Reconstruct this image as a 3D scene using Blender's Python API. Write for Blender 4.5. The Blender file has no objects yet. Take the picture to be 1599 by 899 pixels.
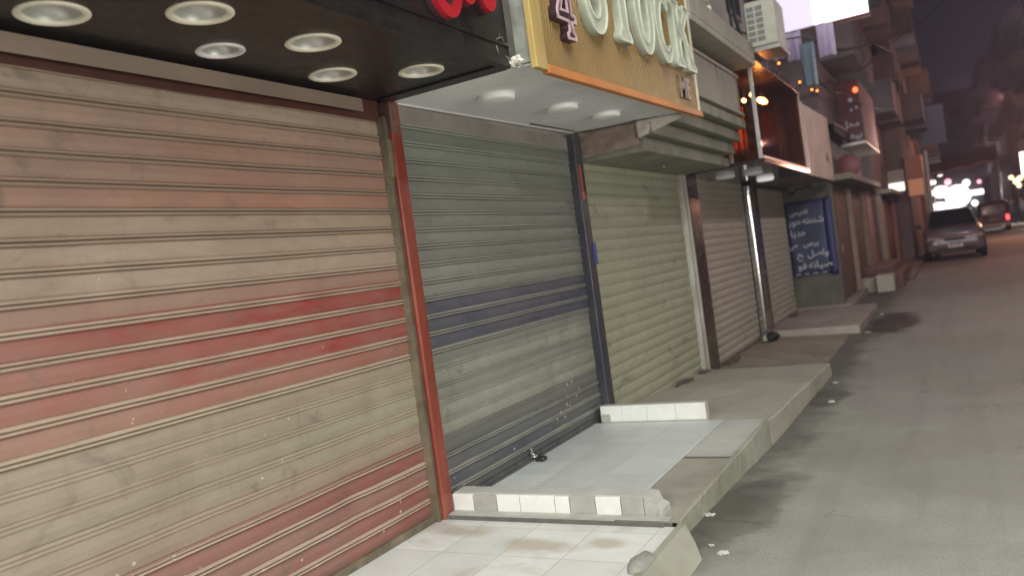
import bpy, bmesh, math, random
from mathutils import Vector, Matrix, noise
C = bpy.context
SC = C.scene
COL = SC.collection
R = math.radians
PI = math.pi
random.seed(7)

# ------------------------------------------------------------------ camera
cam_d = bpy.data.cameras.new('camera')
cam = bpy.data.objects.new('camera', cam_d); COL.objects.link(cam)
YAW, PITCH, ROLL = 0.5065, -0.0219, 0.1360
fw = Vector((-math.sin(YAW)*math.cos(PITCH), math.cos(YAW)*math.cos(PITCH), math.sin(PITCH)))
rt = fw.cross(Vector((0, 0, 1))).normalized(); up = rt.cross(fw)
r2 = rt*math.cos(ROLL) - up*math.sin(ROLL); u2 = rt*math.sin(ROLL) + up*math.cos(ROLL)
M = Matrix((r2, u2, -fw)).transposed().to_4x4(); M.translation = (2.955, 0, 1.47)
cam.matrix_world = M
cam_d.sensor_width = 36; cam_d.lens = 1254.7/1599*36
cam_d.clip_start = 0.05; cam_d.clip_end = 2000
cam_d.dof.use_dof = True; cam_d.dof.focus_distance = 4.6; cam_d.dof.aperture_fstop = 1.5
SC.camera = cam

# ------------------------------------------------------------------ world, exposure
w = bpy.data.worlds.new('World'); SC.world = w; w.use_nodes = True
nt = w.node_tree; nt.nodes.clear()
sky = nt.nodes.new('ShaderNodeTexSky'); sky.sky_type = 'NISHITA'; sky.sun_disc = False
sky.sun_elevation = R(-4); sky.sun_rotation = R(60)
bg1 = nt.nodes.new('ShaderNodeBackground'); bg1.inputs[1].default_value = 0.10
nt.links.new(sky.outputs[0], bg1.inputs[0])
bg2 = nt.nodes.new('ShaderNodeBackground'); bg2.inputs[0].default_value = (0.42, 0.30, 0.62, 1); bg2.inputs[1].default_value = 0.019
ad = nt.nodes.new('ShaderNodeAddShader'); out = nt.nodes.new('ShaderNodeOutputWorld')
nt.links.new(bg1.outputs[0], ad.inputs[0]); nt.links.new(bg2.outputs[0], ad.inputs[1]); nt.links.new(ad.outputs[0], out.inputs[0])
SC.view_settings.view_transform = 'Standard'; SC.view_settings.look = 'None'
SC.view_settings.exposure = -0.08; SC.view_settings.gamma = 1.0
SC.view_settings.use_curve_mapping = False
SC.render.engine = 'CYCLES'
SC.cycles.use_denoising = True
try: SC.cycles.denoiser = 'OPENIMAGEDENOISE'
except Exception: pass
SC.cycles.max_bounces = 8; SC.cycles.sample_clamp_indirect = 4.0
SC.cycles.caustics_reflective = False; SC.cycles.caustics_refractive = False

# ------------------------------------------------------------------ lamps of the street and added fill lights
def area(name, loc, aim, sx, sy, power, color):
    d = bpy.data.lights.new(name, 'AREA'); d.shape = 'RECTANGLE'; d.size = sx; d.size_y = sy
    d.energy = power; d.color = color
    o = bpy.data.objects.new(name, d); COL.objects.link(o); o.location = loc
    o.rotation_euler = (Vector(aim)-Vector(loc)).to_track_quat('-Z', 'Y').to_euler()
    return o
def point(name, loc, power, color, size=0.25):
    d = bpy.data.lights.new(name, 'POINT'); d.energy = power; d.color = color; d.shadow_soft_size = size
    o = bpy.data.objects.new(name, d); COL.objects.link(o); o.location = loc
    return o
area('shop_sign_light', (1.7, -4.6, 3.3), (0.7, 5.0, 0.6), 2.4, 1.4, 540, (1.0, 1.0, 0.945))
area('street_shop_light', (8.6, 2.0, 1.2), (0.0, 4.5, 2.0), 6.0, 1.8, 370, (1.0, 0.95, 0.87))
area('overhead_fill_light', (4.4, 1.5, 7.2), (3.2, 3.5, 0.0), 3.0, 8.0, 620, (1.0, 1.0, 0.945))  # large soft overhead fill, added to brighten the ground and shade under canopies
point('side_fill_light', (4.6, 15.5, 4.4), 310, (1.0, 0.84, 0.82), 0.10)  # unseen fill added to brighten the blank board and the car front
point('warm_street_light', (4.6, 28.5, 4.6), 210, (1.0, 0.44, 0.36), 0.12)
point('amber_street_light', (6.6, 46.0, 4.5), 900, (1.0, 0.42, 0.25), 0.6)
point('kerb_fill_light', (2.2, 24.5, 3.2), 55, (1.0, 0.93, 0.92), 0.08)  # unseen fill added for the house fronts past the banner
point('white_shop_light', (3.6, 66.0, 3.0), 120, (1.0, 0.93, 0.95), 0.6)
point('corner_shop_light', (7.2, 64.5, 2.6), 220, (1.0, 0.90, 0.78), 0.5)
point('end_fill_light', (4.5, 105.0, 6.0), 500, (0.95, 0.78, 0.86), 0.8)  # unseen fill added to light the far buildings

# ------------------------------------------------------------------ material helpers
class N:
    def __init__(s, m): s.t = m.node_tree
    def new(s, k, **kw):
        n = s.t.nodes.new(k)
        for a, b in kw.items(): setattr(n, a, b)
        return n
    def link(s, a, b): s.t.links.new(a, b)
    def val(s, x, sock):
        if hasattr(x, 'is_linked') or hasattr(x, 'links'): s.link(x, sock)
        else: sock.default_value = x
    def math(s, op, a, b=None, c=None, clamp=False):
        n = s.new('ShaderNodeMath', operation=op, use_clamp=clamp)
        s.val(a, n.inputs[0])
        if b is not None: s.val(b, n.inputs[1])
        if c is not None: s.val(c, n.inputs[2])
        return n.outputs[0]
    def mix(s, f, a, b, blend='MIX'):
        n = s.new('ShaderNodeMix', data_type='RGBA', blend_type=blend)
        s.val(f, n.inputs[0])
        for x, k in ((a, 6), (b, 7)):
            if isinstance(x, tuple): n.inputs[k].default_value = (*x[:3], 1)
            else: s.link(x, n.inputs[k])
        return n.outputs[2]
    def coord(s, scale=(1, 1, 1), which='Object'):
        tc = s.new('ShaderNodeTexCoord'); mp = s.new('ShaderNodeMapping'); mp.inputs['Scale'].default_value = scale
        s.link(tc.outputs[which], mp.inputs['Vector']); return mp.outputs[0]
    def noise(s, scale, detail=4, rough=.6, vec=None, stretch=(1, 1, 1), dist=0):
        n = s.new('ShaderNodeTexNoise'); n.inputs['Scale'].default_value = scale; n.inputs['Detail'].default_value = detail
        n.inputs['Roughness'].default_value = rough; n.inputs['Distortion'].default_value = dist
        s.link(vec if vec is not None else s.coord(stretch), n.inputs['Vector']); return n.outputs['Fac']
    def ramp(s, f, a, b, ca=0.0, cb=1.0):
        n = s.new('ShaderNodeMapRange', clamp=True); s.val(f, n.inputs[0])
        n.inputs[1].default_value = a; n.inputs[2].default_value = b; n.inputs[3].default_value = ca; n.inputs[4].default_value = cb
        return n.outputs[0]
    def xyz(s):
        tc = s.new('ShaderNodeTexCoord'); sp = s.new('ShaderNodeSeparateXYZ'); s.link(tc.outputs['Object'], sp.inputs[0]); return sp.outputs
    def bump(s, h, strength=.3, dist=.01):
        b = s.new('ShaderNodeBump'); b.inputs['Strength'].default_value = strength; b.inputs['Distance'].default_value = dist
        s.link(h, b.inputs['Height']); return b.outputs[0]

def newmat(name):
    m = bpy.data.materials.new(name); m.use_nodes = True
    b = m.node_tree.nodes['Principled BSDF']
    return m, N(m), b

def mat(name, col, rough=.6, metal=0., var=.18, scale=6., bump=.15, dirt=None, dirt_amt=.4, spec=.5, stretch=(1, 1, 1), coat=0.):
    m, n, b = newmat(name)
    f = n.noise(scale, 5, .6, stretch=stretch)
    c = n.mix(n.ramp(f, .3, .7), tuple(x*(1-var) for x in col), tuple(min(1, x*(1+var)) for x in col))
    if dirt:
        g = n.noise(scale*.37, 6, .65, stretch=stretch)
        c = n.mix(n.ramp(g, .45, .7, 0, dirt_amt), c, dirt)
    n.link(c, b.inputs['Base Color'])
    g2 = n.noise(scale*3, 3, .6)
    n.link(n.ramp(g2, .2, .8, max(.03, rough-.1), min(1, rough+.12)), b.inputs['Roughness'])
    b.inputs['Metallic'].default_value = metal; b.inputs['Specular IOR Level'].default_value = spec
    b.inputs['Coat Weight'].default_value = coat
    if bump: n.link(n.bump(n.noise(scale*6, 4, .6), bump, .004), b.inputs['Normal'])
    return m

def emis(name, col, strength):
    m, n, b = newmat(name)
    b.inputs['Base Color'].default_value = (*col, 1); b.inputs['Emission Color'].default_value = (*col, 1)
    b.inputs['Emission Strength'].default_value = strength; b.inputs['Roughness'].default_value = .5
    return m

def glass(name, tint=(.6, .6, .6), alpha_mix=.5, rough=.03):
    m, n, b = newmat(name)
    tr = n.new('ShaderNodeBsdfTransparent'); tr.inputs[0].default_value = (*tint, 1)
    gl = n.new('ShaderNodeBsdfGlossy'); gl.inputs['Roughness'].default_value = rough; gl.inputs[0].default_value = (.9, .9, .9, 1)
    fr = n.new('ShaderNodeMapRange'); lw = n.new('ShaderNodeLayerWeight'); n.link(lw.outputs['Facing'], fr.inputs[0]); fr.inputs[1].default_value = .3; fr.inputs[3].default_value = .05; fr.inputs[4].default_value = .22
    mx = n.new('ShaderNodeMixShader'); n.link(fr.outputs[0], mx.inputs[0]); n.link(tr.outputs[0], mx.inputs[1]); n.link(gl.outputs[0], mx.inputs[2])
    o = m.node_tree.nodes['Material Output']; n.link(mx.outputs[0], o.inputs[0])
    return m

# ------------------------------------------------------------------ mesh helpers
ORG = {}
class MB:
    """collects shapes in world coordinates; build() links them as ONE mesh object"""
    def __init__(s): s.bm = bmesh.new(); s.mi = 0
    def _f(s, vs):
        try:
            f = s.bm.faces.new(vs); f.material_index = s.mi; return f
        except ValueError: return None
    def box(s, x0, x1, y0, y1, z0, z1, bev=0.0, seg=2):
        v = [s.bm.verts.new(p) for p in ((x0,y0,z0),(x1,y0,z0),(x1,y1,z0),(x0,y1,z0),(x0,y0,z1),(x1,y0,z1),(x1,y1,z1),(x0,y1,z1))]
        fs = [s._f([v[i] for i in q]) for q in ((3,2,1,0),(4,5,6,7),(0,1,5,4),(1,2,6,5),(2,3,7,6),(3,0,4,7))]
        if bev:
            es = list({e for f in fs for e in f.edges})
            r = bmesh.ops.bevel(s.bm, geom=es, offset=bev, segments=seg, affect='EDGES', profile=.5)
            for f in r['faces']: f.material_index = s.mi
        return s
    def prism(s, pts, axis, a, b):
        """polygon pts in the plane normal to axis ('x': (y,z), 'y': (x,z), 'z': (x,y)), from a to b"""
        def P(p, t): return (t, p[0], p[1]) if axis == 'x' else ((p[0], t, p[1]) if axis == 'y' else (p[0], p[1], t))
        A = [s.bm.verts.new(P(p, a)) for p in pts]; B = [s.bm.verts.new(P(p, b)) for p in pts]
        s._f(A); s._f(B[::-1]); n = len(pts)
        for i in range(n): s._f([A[(i+1) % n], A[i], B[i], B[(i+1) % n]])
        return s
    def hull8(s, P):
        v = [s.bm.verts.new(p) for p in P]
        for q in ((3,2,1,0),(4,5,6,7),(0,1,5,4),(1,2,6,5),(2,3,7,6),(3,0,4,7)): s._f([v[i] for i in q])
        return s
    def tube(s, pts, r, n=8, cap=True):
        pts = [Vector(p) for p in pts]; rings = []
        rr = r if isinstance(r, (list, tuple)) else [r]*len(pts)
        prev = None
        for i, p in enumerate(pts):
            d = (pts[min(i+1, len(pts)-1)]-pts[max(i-1, 0)]).normalized()
            a = prev if prev is not None else (Vector((0, 0, 1)) if abs(d.z) < .9 else Vector((1, 0, 0)))
            u = (a - d*a.dot(d)).normalized(); v = d.cross(u); prev = u
            rings.append([s.bm.verts.new(p+(u*math.cos(2*PI*k/n)+v*math.sin(2*PI*k/n))*rr[i]) for k in range(n)])
        for A, B in zip(rings, rings[1:]):
            for k in range(n):
                f = s._f([A[k], A[(k+1) % n], B[(k+1) % n], B[k]])
                if f: f.smooth = True
        if cap: s._f(rings[0][::-1]); s._f(rings[-1])
        return s
    def lathe(s, c, prof, n=32, axis='z'):
        """prof: (radius, height) from c"""
        c = Vector(c); rings = []
        for r, h in prof:
            if axis == 'z': f = lambda a: c+Vector((r*math.cos(a), r*math.sin(a), h))
            elif axis == 'x': f = lambda a: c+Vector((h, r*math.cos(a), r*math.sin(a)))
            else: f = lambda a: c+Vector((r*math.cos(a), h, r*math.sin(a)))
            rings.append([s.bm.verts.new(f(2*PI*k/n)) for k in range(n)])
        for A, B in zip(rings, rings[1:]):
            for k in range(n):
                f = s._f([A[k], A[(k+1) % n], B[(k+1) % n], B[k]])
                if f: f.smooth = True
        s._f(rings[0][::-1]); s._f(rings[-1])
        return s
    def lathe_open(s, c, prof, n=32):
        c = Vector(c); rings = [[s.bm.verts.new(c+Vector((r*math.cos(2*PI*k/n), r*math.sin(2*PI*k/n), h))) for k in range(n)] for r, h in prof]
        for A, B in zip(rings, rings[1:]):
            for k in range(n):
                f = s._f([A[k], A[(k+1) % n], B[(k+1) % n], B[k]])
                if f: f.smooth = True
        return s
    def sheet(s, P, nu, nv, fn, smooth=True):
        """grid of points fn(u,v), u,v in 0..1"""
        g = [[s.bm.verts.new(fn(i/nu, j/nv)) for j in range(nv+1)] for i in range(nu+1)]
        for i in range(nu):
            for j in range(nv):
                f = s._f([g[i][j], g[i+1][j], g[i+1][j+1], g[i][j+1]])
                if f: f.smooth = smooth
        return s
    def mesh(s, me):
        n0 = len(s.bm.faces); s.bm.from_mesh(me)
        s.bm.faces.ensure_lookup_table()
        for f in s.bm.faces[n0:]: f.material_index = s.mi
        return s
    def jitter(s, amp, sc=3.):
        for v in s.bm.verts: v.co += noise.noise_vector(v.co*sc)*amp
        return s
    def build(s, name, mats, parent=None, solid=0, recalc=True, smooth=False):
        if recalc: bmesh.ops.recalc_face_normals(s.bm, faces=s.bm.faces)
        off = ORG.get(parent.name, Vector()) if parent else Vector()
        if off.length: bmesh.ops.translate(s.bm, verts=s.bm.verts, vec=-off)
        me = bpy.data.meshes.new(name); s.bm.to_mesh(me); s.bm.free()
        for m in (mats if isinstance(mats, (list, tuple)) else [mats]): me.materials.append(m)
        if smooth:
            for p in me.polygons: p.use_smooth = True
        o = bpy.data.objects.new(name, me); COL.objects.link(o)
        if parent: o.parent = parent; ORG[o.name] = off
        else: ORG[o.name] = Vector()
        if solid:
            md = o.modifiers.new('thickness', 'SOLIDIFY'); md.thickness = solid; md.offset = 0
        return o
def tag(o, label=None, cat=None, group=None, kind=None):
    if label: o['label'] = label
    if cat: o['category'] = cat
    if group: o['group'] = group
    if kind: o['kind'] = kind
    return o
def thing(name, loc, label, cat, group=None):
    o = bpy.data.objects.new(name, None); COL.objects.link(o); o.location = loc; o.empty_display_size = .1
    ORG[o.name] = Vector(loc); return tag(o, label, cat, group)
def copy_tree(o, parent=None):
    c = o.copy(); COL.objects.link(c)
    if parent: c.parent = parent
    ORG[c.name] = ORG.get(o.name, Vector())
    for ch in list(o.children): copy_tree(ch, c)
    return c
def text_mesh(body, size, ext, bev=0.0, rot=None, loc=(0, 0, 0), shear=0, sx=1.0, offset=0.0, align='CENTER'):
    cu = bpy.data.curves.new('txt', 'FONT'); cu.body = body; cu.size = size; cu.extrude = ext; cu.bevel_depth = bev
    cu.align_x = align; cu.shear = shear; cu.offset = offset; cu.resolution_u = 4
    o = bpy.data.objects.new('txt', cu); COL.objects.link(o); C.view_layer.update()
    me = bpy.data.meshes.new_from_object(o.evaluated_get(C.evaluated_depsgraph_get()))
    COL.objects.unlink(o); bpy.data.objects.remove(o)
    me.transform(Matrix.Diagonal((sx, 1, 1, 1)))
    if rot is not None: me.transform(rot.to_4x4())
    me.transform(Matrix.Translation(loc))
    return me
FACE_NEAR = Matrix(((1, 0, 0), (0, 0, -1), (0, 1, 0)))          # text on a plane facing -y
FACE_STREET = Matrix(((0, 0, 1), (1, 0, 0), (0, 1, 0)))         # text on a plane facing +x, reading along +y

# ------------------------------------------------------------------ materials
DUST = (.35, .265, .205)
def row_mat(name, rows, pitch, z0, dust=DUST, fade=(.25, .75), ridge=.85, ridgecol=(.50, .41, .31), rough=.6, bulge=False, chips=True, seed=0., groove=.45, darktop=None, yfade=None, softz=None):
    """painted roller-shutter slats: one paint colour for each slat (counted from the bottom), worn and dusty"""
    m, n, b = newmat(name)
    X = n.xyz()
    zz = n.math('SUBTRACT', X[2], z0)
    f = n.math('DIVIDE', zz, pitch)
    H = len(rows)
    cr = n.new('ShaderNodeValToRGB'); cr.color_ramp.interpolation = 'CONSTANT'
    els = cr.color_ramp.elements
    merged = []
    for i, c in enumerate(rows):
        if not merged or merged[-1][1] != c: merged.append((i, c))
    while len(els) < len(merged): els.new(.5)
    while len(els) > len(merged): els.remove(els[-1])
    for e, (i, c) in zip(els, merged): e.position = i/H + (1e-4 if i else 0)
    for e, (i, c) in zip(els, merged): e.color = (*c, 1)
    n.link(n.math('DIVIDE', f, H, clamp=True), cr.inputs[0])
    big = n.noise(1.1, 4, .6, stretch=(1, .6, 1.6))
    mid = n.noise(3.2, 6, .65, stretch=(1, .35, 2.2), dist=.6)
    fine = n.noise(26, 4, .7, stretch=(1, .3, 1))
    fd = n.math('ADD', n.math('MULTIPLY', big, .55), n.math('MULTIPLY', mid, .45))
    if yfade: fd = n.math('ADD', fd, n.ramp(X[1], yfade[0], yfade[1], yfade[2], yfade[3]))
    col = n.mix(n.ramp(fd, .36, .64, fade[0], fade[1]), cr.outputs[0], dust)
    col = n.mix(n.ramp(fine, .35, .7, 0, .3), col, tuple(x*.62 for x in dust))
    cl = n.noise(2.3, 5, .7, stretch=(1, .5, .9), dist=.4)
    col = n.mix(n.ramp(cl, .38, .66, 0, .55), col, n.mix(.5, col, tuple(x*.55 for x in dust)))
    runs = n.noise(14, 4, .6, stretch=(1, 1, .06))
    col = n.mix(n.ramp(runs, .55, .8, 0, .22), col, (.10, .085, .065))
    # hand smears and grime, horizontal scuffs
    sm = n.noise(5.5, 5, .6, stretch=(1, .55, .8), dist=1.2)
    col = n.mix(n.ramp(sm, .58, .70, 0, .5), col, (.13, .115, .095))
    # rolled edges between the slats: paint rubbed off
    fr = n.math('FRACT', f)
    rd = n.math('GREATER_THAN', fr, .70) if not bulge else n.math('GREATER_THAN', fr, .9)
    if softz:
        inz = n.math('MULTIPLY', n.math('GREATER_THAN', zz, softz[0]), n.math('LESS_THAN', zz, softz[1]))
        rd = n.math('MULTIPLY', rd, n.math('SUBTRACT', 1.0, n.math('MULTIPLY', inz, .75)))
    col = n.mix(n.math('MULTIPLY', rd, n.ramp(n.noise(9, 4, .6, stretch=(1, .4, 1)), .25, .6, ridge*.6, ridge)), col, ridgecol)
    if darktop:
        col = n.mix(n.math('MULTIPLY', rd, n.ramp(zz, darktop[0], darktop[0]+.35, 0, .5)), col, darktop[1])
    if not bulge:                                     # grime packed into the two grooves of each joint
        g1 = n.math('LESS_THAN', n.math('ABSOLUTE', n.math('SUBTRACT', fr, .70)), .016)
        g2 = n.math('LESS_THAN', n.math('ABSOLUTE', n.math('SUBTRACT', fr, .85)), .016)
        gg = n.math('MULTIPLY', n.math('MAXIMUM', g1, g2), n.ramp(n.noise(5, 4, .6, stretch=(1, .5, 1)), .3, .6, groove*.55, groove))
        col = n.mix(gg, col, tuple(x*.16 for x in dust))
    if chips:
        vo = n.new('ShaderNodeTexVoronoi'); vo.inputs['Scale'].default_value = 15; n.link(n.coord((1, 1, 1)), vo.inputs['Vector'])
        sz = n.math('MULTIPLY', n.ramp(n.noise(1.7, 3, .5), .45, .7), n.ramp(zz, 0, .9, .34, .10))
        ch = n.math('LESS_THAN', n.math('ADD', vo.outputs['Distance'], n.math('MULTIPLY', fine, .12)), n.math('ADD', sz, .055))
        col = n.mix(n.math('MULTIPLY', ch, .75), col, (.60, .52, .43))
    n.link(col, b.inputs['Base Color'])
    n.link(n.ramp(mid, .3, .7, rough-.1, rough+.15), b.inputs['Roughness'])
    n.link(n.bump(n.noise(40, 4, .65, stretch=(1, .5, 1)), .18, .003), b.inputs['Normal'])
    return m

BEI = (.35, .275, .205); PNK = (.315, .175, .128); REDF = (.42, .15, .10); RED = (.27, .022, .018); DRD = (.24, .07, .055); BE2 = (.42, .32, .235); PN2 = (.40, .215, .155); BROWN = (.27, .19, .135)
rows1 = [DRD, DRD, (.24, .10, .08), DRD, (.29, .225, .165), (.29, .265, .185), (.295, .275, .19), (.30, .27, .19), (.305, .26, .185), (.30, .10, .07), RED, RED, RED, PNK, BE2, BE2, (.41, .31, .22), (.43, .19, .125), PN2, PN2, (.42, .27, .195), BE2]  # upper slats coloured lighter to offset the canopy's shade
GRN = (.32, .325, .255); GRY = (.205, .21, .185); NAVY = (.022, .024, .075); NAVG = (.036, .042, .075)
rows2 = [(.035, .038, .06), NAVG, (.075, .08, .095), (.12, .127, .12), GRN, GRN, (.24, .25, .20), GRN, GRY, NAVY, NAVY, NAVY, (.24, .245, .215), (.265, .27, .23), GRY, (.25, .255, .22), (.225, .23, .20), (.205, .21, .185), (.22, .235, .205), (.205, .23, .20), (.24, .265, .225), (.16, .18, .155)]
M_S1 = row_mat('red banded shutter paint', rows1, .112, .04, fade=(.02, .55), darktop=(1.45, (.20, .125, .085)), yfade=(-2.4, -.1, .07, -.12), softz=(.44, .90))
M_S2 = row_mat('grey green shutter paint', rows2, .112, .03, dust=(.235, .235, .20), fade=(.05, .40), softz=(.33, .90), ridgecol=(.34, .35, .30), groove=.8)
M_S3 = row_mat('pale green shutter paint', [(.40, .415, .285)]*20, .112, -.142, dust=(.42, .42, .30), fade=(.2, .6), ridge=.35, ridgecol=(.15, .145, .10), bulge=True, chips=False)
M_S4 = row_mat('brown beige shutter paint', [(.46, .41, .34)]*22, .108, -.2, dust=(.46, .41, .335), fade=(.2, .6), ridge=.3, ridgecol=(.12, .10, .075), bulge=True, chips=False)
M_S5 = row_mat('sand shutter paint', [(.48, .43, .36)]*22, .108, -.16, dust=(.48, .43, .35), fade=(.2, .6), ridge=.3, ridgecol=(.12, .10, .075), bulge=True, chips=False)
M_REDP = mat('red painted steel', (.215, .036, .02), .34, 0, .35, 5, .12, dirt=(.30, .15, .09), dirt_amt=.6, stretch=(1, 1, .35), coat=.15)
M_RAIL = mat('grimy guide rail steel', (.20, .165, .115), .5, .3, .3, 9, .25, dirt=(.07, .055, .04), dirt_amt=.7)
M_DARKP = mat('dark blue black painted steel', (.035, .036, .05), .4, 0, .3, 6, .1, dirt=(.16, .14, .12), dirt_amt=.45, stretch=(1, 1, .4))
M_BROWNP = mat('dark brown glossy cladding', (.055, .038, .028), .22, .2, .3, 4, .08, dirt=(.14, .10, .075), dirt_amt=.4, stretch=(1, 1, .4))
M_CHROME = mat('scratched chrome', (.55, .54, .52), .16, 1., .15, 8, .12, dirt=(.10, .085, .07), dirt_amt=.6, stretch=(1, 1, .3))
M_BLACK = mat('black lacquered panel', (.012, .011, .010), .32, 0, .4, 3, 0, stretch=(6, .4, 6))
M_BLACK2 = mat('black void', (.006, .006, .006), .8, 0, .2, 3, 0)
M_HOOD = mat('beige sheet metal hood', (.25, .19, .145), .55, .1, .2, 3, .1, dirt=(.14, .10, .08), dirt_amt=.4, stretch=(1, .3, 1))
M_CREAM = mat('cream plastic ring', (.80, .77, .62), .45, 0, .08, 9, .03, dirt=(.34, .30, .2), dirt_amt=.3)
M_WRING = mat('white plastic ring', (.74, .72, .73), .45, 0, .08, 9, .03)
M_REFL = mat('dull lamp reflector', (.52, .52, .48), .36, .45, .12, 20, .05)
M_WHITE = mat('white painted board', (.84, .85, .86), .55, 0, .06, 2.2, .05, dirt=(.50, .50, .50), dirt_amt=.5)
M_LAMPW = mat('white lamp diffuser', (.90, .90, .89), .4, 0, .04, 5, 0)
M_GOLD = mat('gold sign frame', (.47, .34, .12), .35, .15, .15, 8, .05, dirt=(.35, .22, .08), dirt_amt=.5, stretch=(1, 1, .2))
M_ORANGE_TRIM = mat('orange trim with lamp reflection', (.52, .19, .035), .55, .1, .2, 6, .03, dirt=(.34, .13, .03), dirt_amt=.5, stretch=(1, .3, 1))  # a warm lamp's reflection is put into the bottom frame's colour
M_GREYSIDE = mat('grey weathered board', (.24, .25, .22), .6, 0, .25, 10, .15, dirt=(.42, .42, .36), dirt_amt=.5)
M_MINT = mat('mint letter face', (.47, .51, .40), .45, 0, .12, 14, .05, dirt=(.28, .31, .23), dirt_amt=.5)
M_MINTR = mat('pale letter rim', (.56, .60, .48), .45, 0, .1, 14, .05)
M_PINKR = mat('pink letter rim', (.48, .35, .38), .5, 0, .12, 12, .05)
M_MAROON = mat('dark maroon letter face', (.045, .02, .022), .35, 0, .2, 8, .03)
M_SMALL = mat('grey brown letter', (.19, .145, .085), .5, 0, .2, 8, .05)
M_REDL = mat('red letter', (.33, .010, .018), .35, 0, .12, 8, .02)
M_CONC = mat('olive grey concrete', (.26, .255, .195), .8, 0, .2, 4, .3, dirt=(.13, .125, .095), dirt_amt=.55)
M_CONC2 = mat('painted concrete panel', (.33, .31, .245), .7, 0, .12, 3, .2, dirt=(.20, .18, .14), dirt_amt=.45)
M_WALL = mat('dusty plaster wall', (.24, .22, .19), .85, 0, .18, 2.5, .3, dirt=(.12, .11, .10), dirt_amt=.6)
M_PLAST = mat('broken white plaster', (.62, .60, .52), .85, 0, .15, 18, .5)
M_FLAP = mat('brown crumpled cardboard', (.24, .175, .14), .7, 0, .25, 9, .4, dirt=(.36, .31, .26), dirt_amt=.5)
M_FLAPL = mat('pale torn sheeting', (.42, .38, .33), .55, 0, .2, 10, .3)
M_ALU = mat('dull aluminium frame', (.42, .41, .40), .35, .7, .1, 12, .05)
M_BAYU = mat('smoked mirror panel', (.10, .095, .095), .10, .8, .2, 5, .03)
M_AC = mat('off white appliance casing', (.50, .49, .42), .5, 0, .1, 6, .05, dirt=(.30, .27, .22), dirt_amt=.5)
M_GRILLE = mat('dark grille slots', (.19, .20, .19), .5, 0, .2, 30, .1)
M_PLY = mat('pale faded board', (.44, .34, .28), .7, 0, .12, 2.5, .1, dirt=(.22, .16, .13), dirt_amt=.5)
M_BLUE = mat('dark blue banner vinyl', (.028, .042, .115), .4, 0, .5, 2, .1, dirt=(.09, .10, .16), dirt_amt=.7)
M_BLUEE = mat('bright blue banner edge', (.022, .026, .13), .4, 0, .2, 5, .05)
M_TXT = mat('white printed lettering', (.60, .63, .68), .6, 0, .1, 12, 0)
M_RUB = mat('black rubber', (.012, .012, .013), .6, 0, .2, 20, .1)
M_STEEL = mat('bright steel', (.6, .6, .58), .2, 1., .1, 20, .03)
M_LITTER = mat('crumpled white litter', (.52, .51, .46), .7, 0, .12, 14, .2)
M_CABLE = mat('black cable', (.015, .014, .014), .6, 0, .2, 10, 0)
M_DKRED = mat('dark red brown wall', (.17, .085, .07), .75, 0, .25, 3, .25, dirt=(.09, .06, .05), dirt_amt=.5)
M_MAUVE = mat('mauve brown wall', (.165, .135, .135), .8, 0, .2, 2, .25, dirt=(.12, .09, .085), dirt_amt=.5)
M_TAN = mat('tan pilaster render', (.36, .27, .21), .75, 0, .15, 3, .2, dirt=(.22, .16, .13), dirt_amt=.4)
M_PINKP = mat('pinkish render', (.34, .19, .17), .75, 0, .15, 3, .2, dirt=(.2, .12, .1), dirt_amt=.4)
M_APT = mat('dim apartment render', (.20, .165, .165), .85, 0, .2, 1.2, .2, dirt=(.10, .085, .09), dirt_amt=.5)
M_APT2 = mat('grey apartment render', (.16, .145, .15), .85, 0, .2, 1.2, .2, dirt=(.08, .07, .075), dirt_amt=.5)
M_PANE = mat('dark window glass', (.02, .02, .025), .12, 0, .2, 3, 0)
M_SHUT = mat('dark brown window shutter', (.07, .05, .042), .6, 0, .2, 6, .1)

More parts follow.
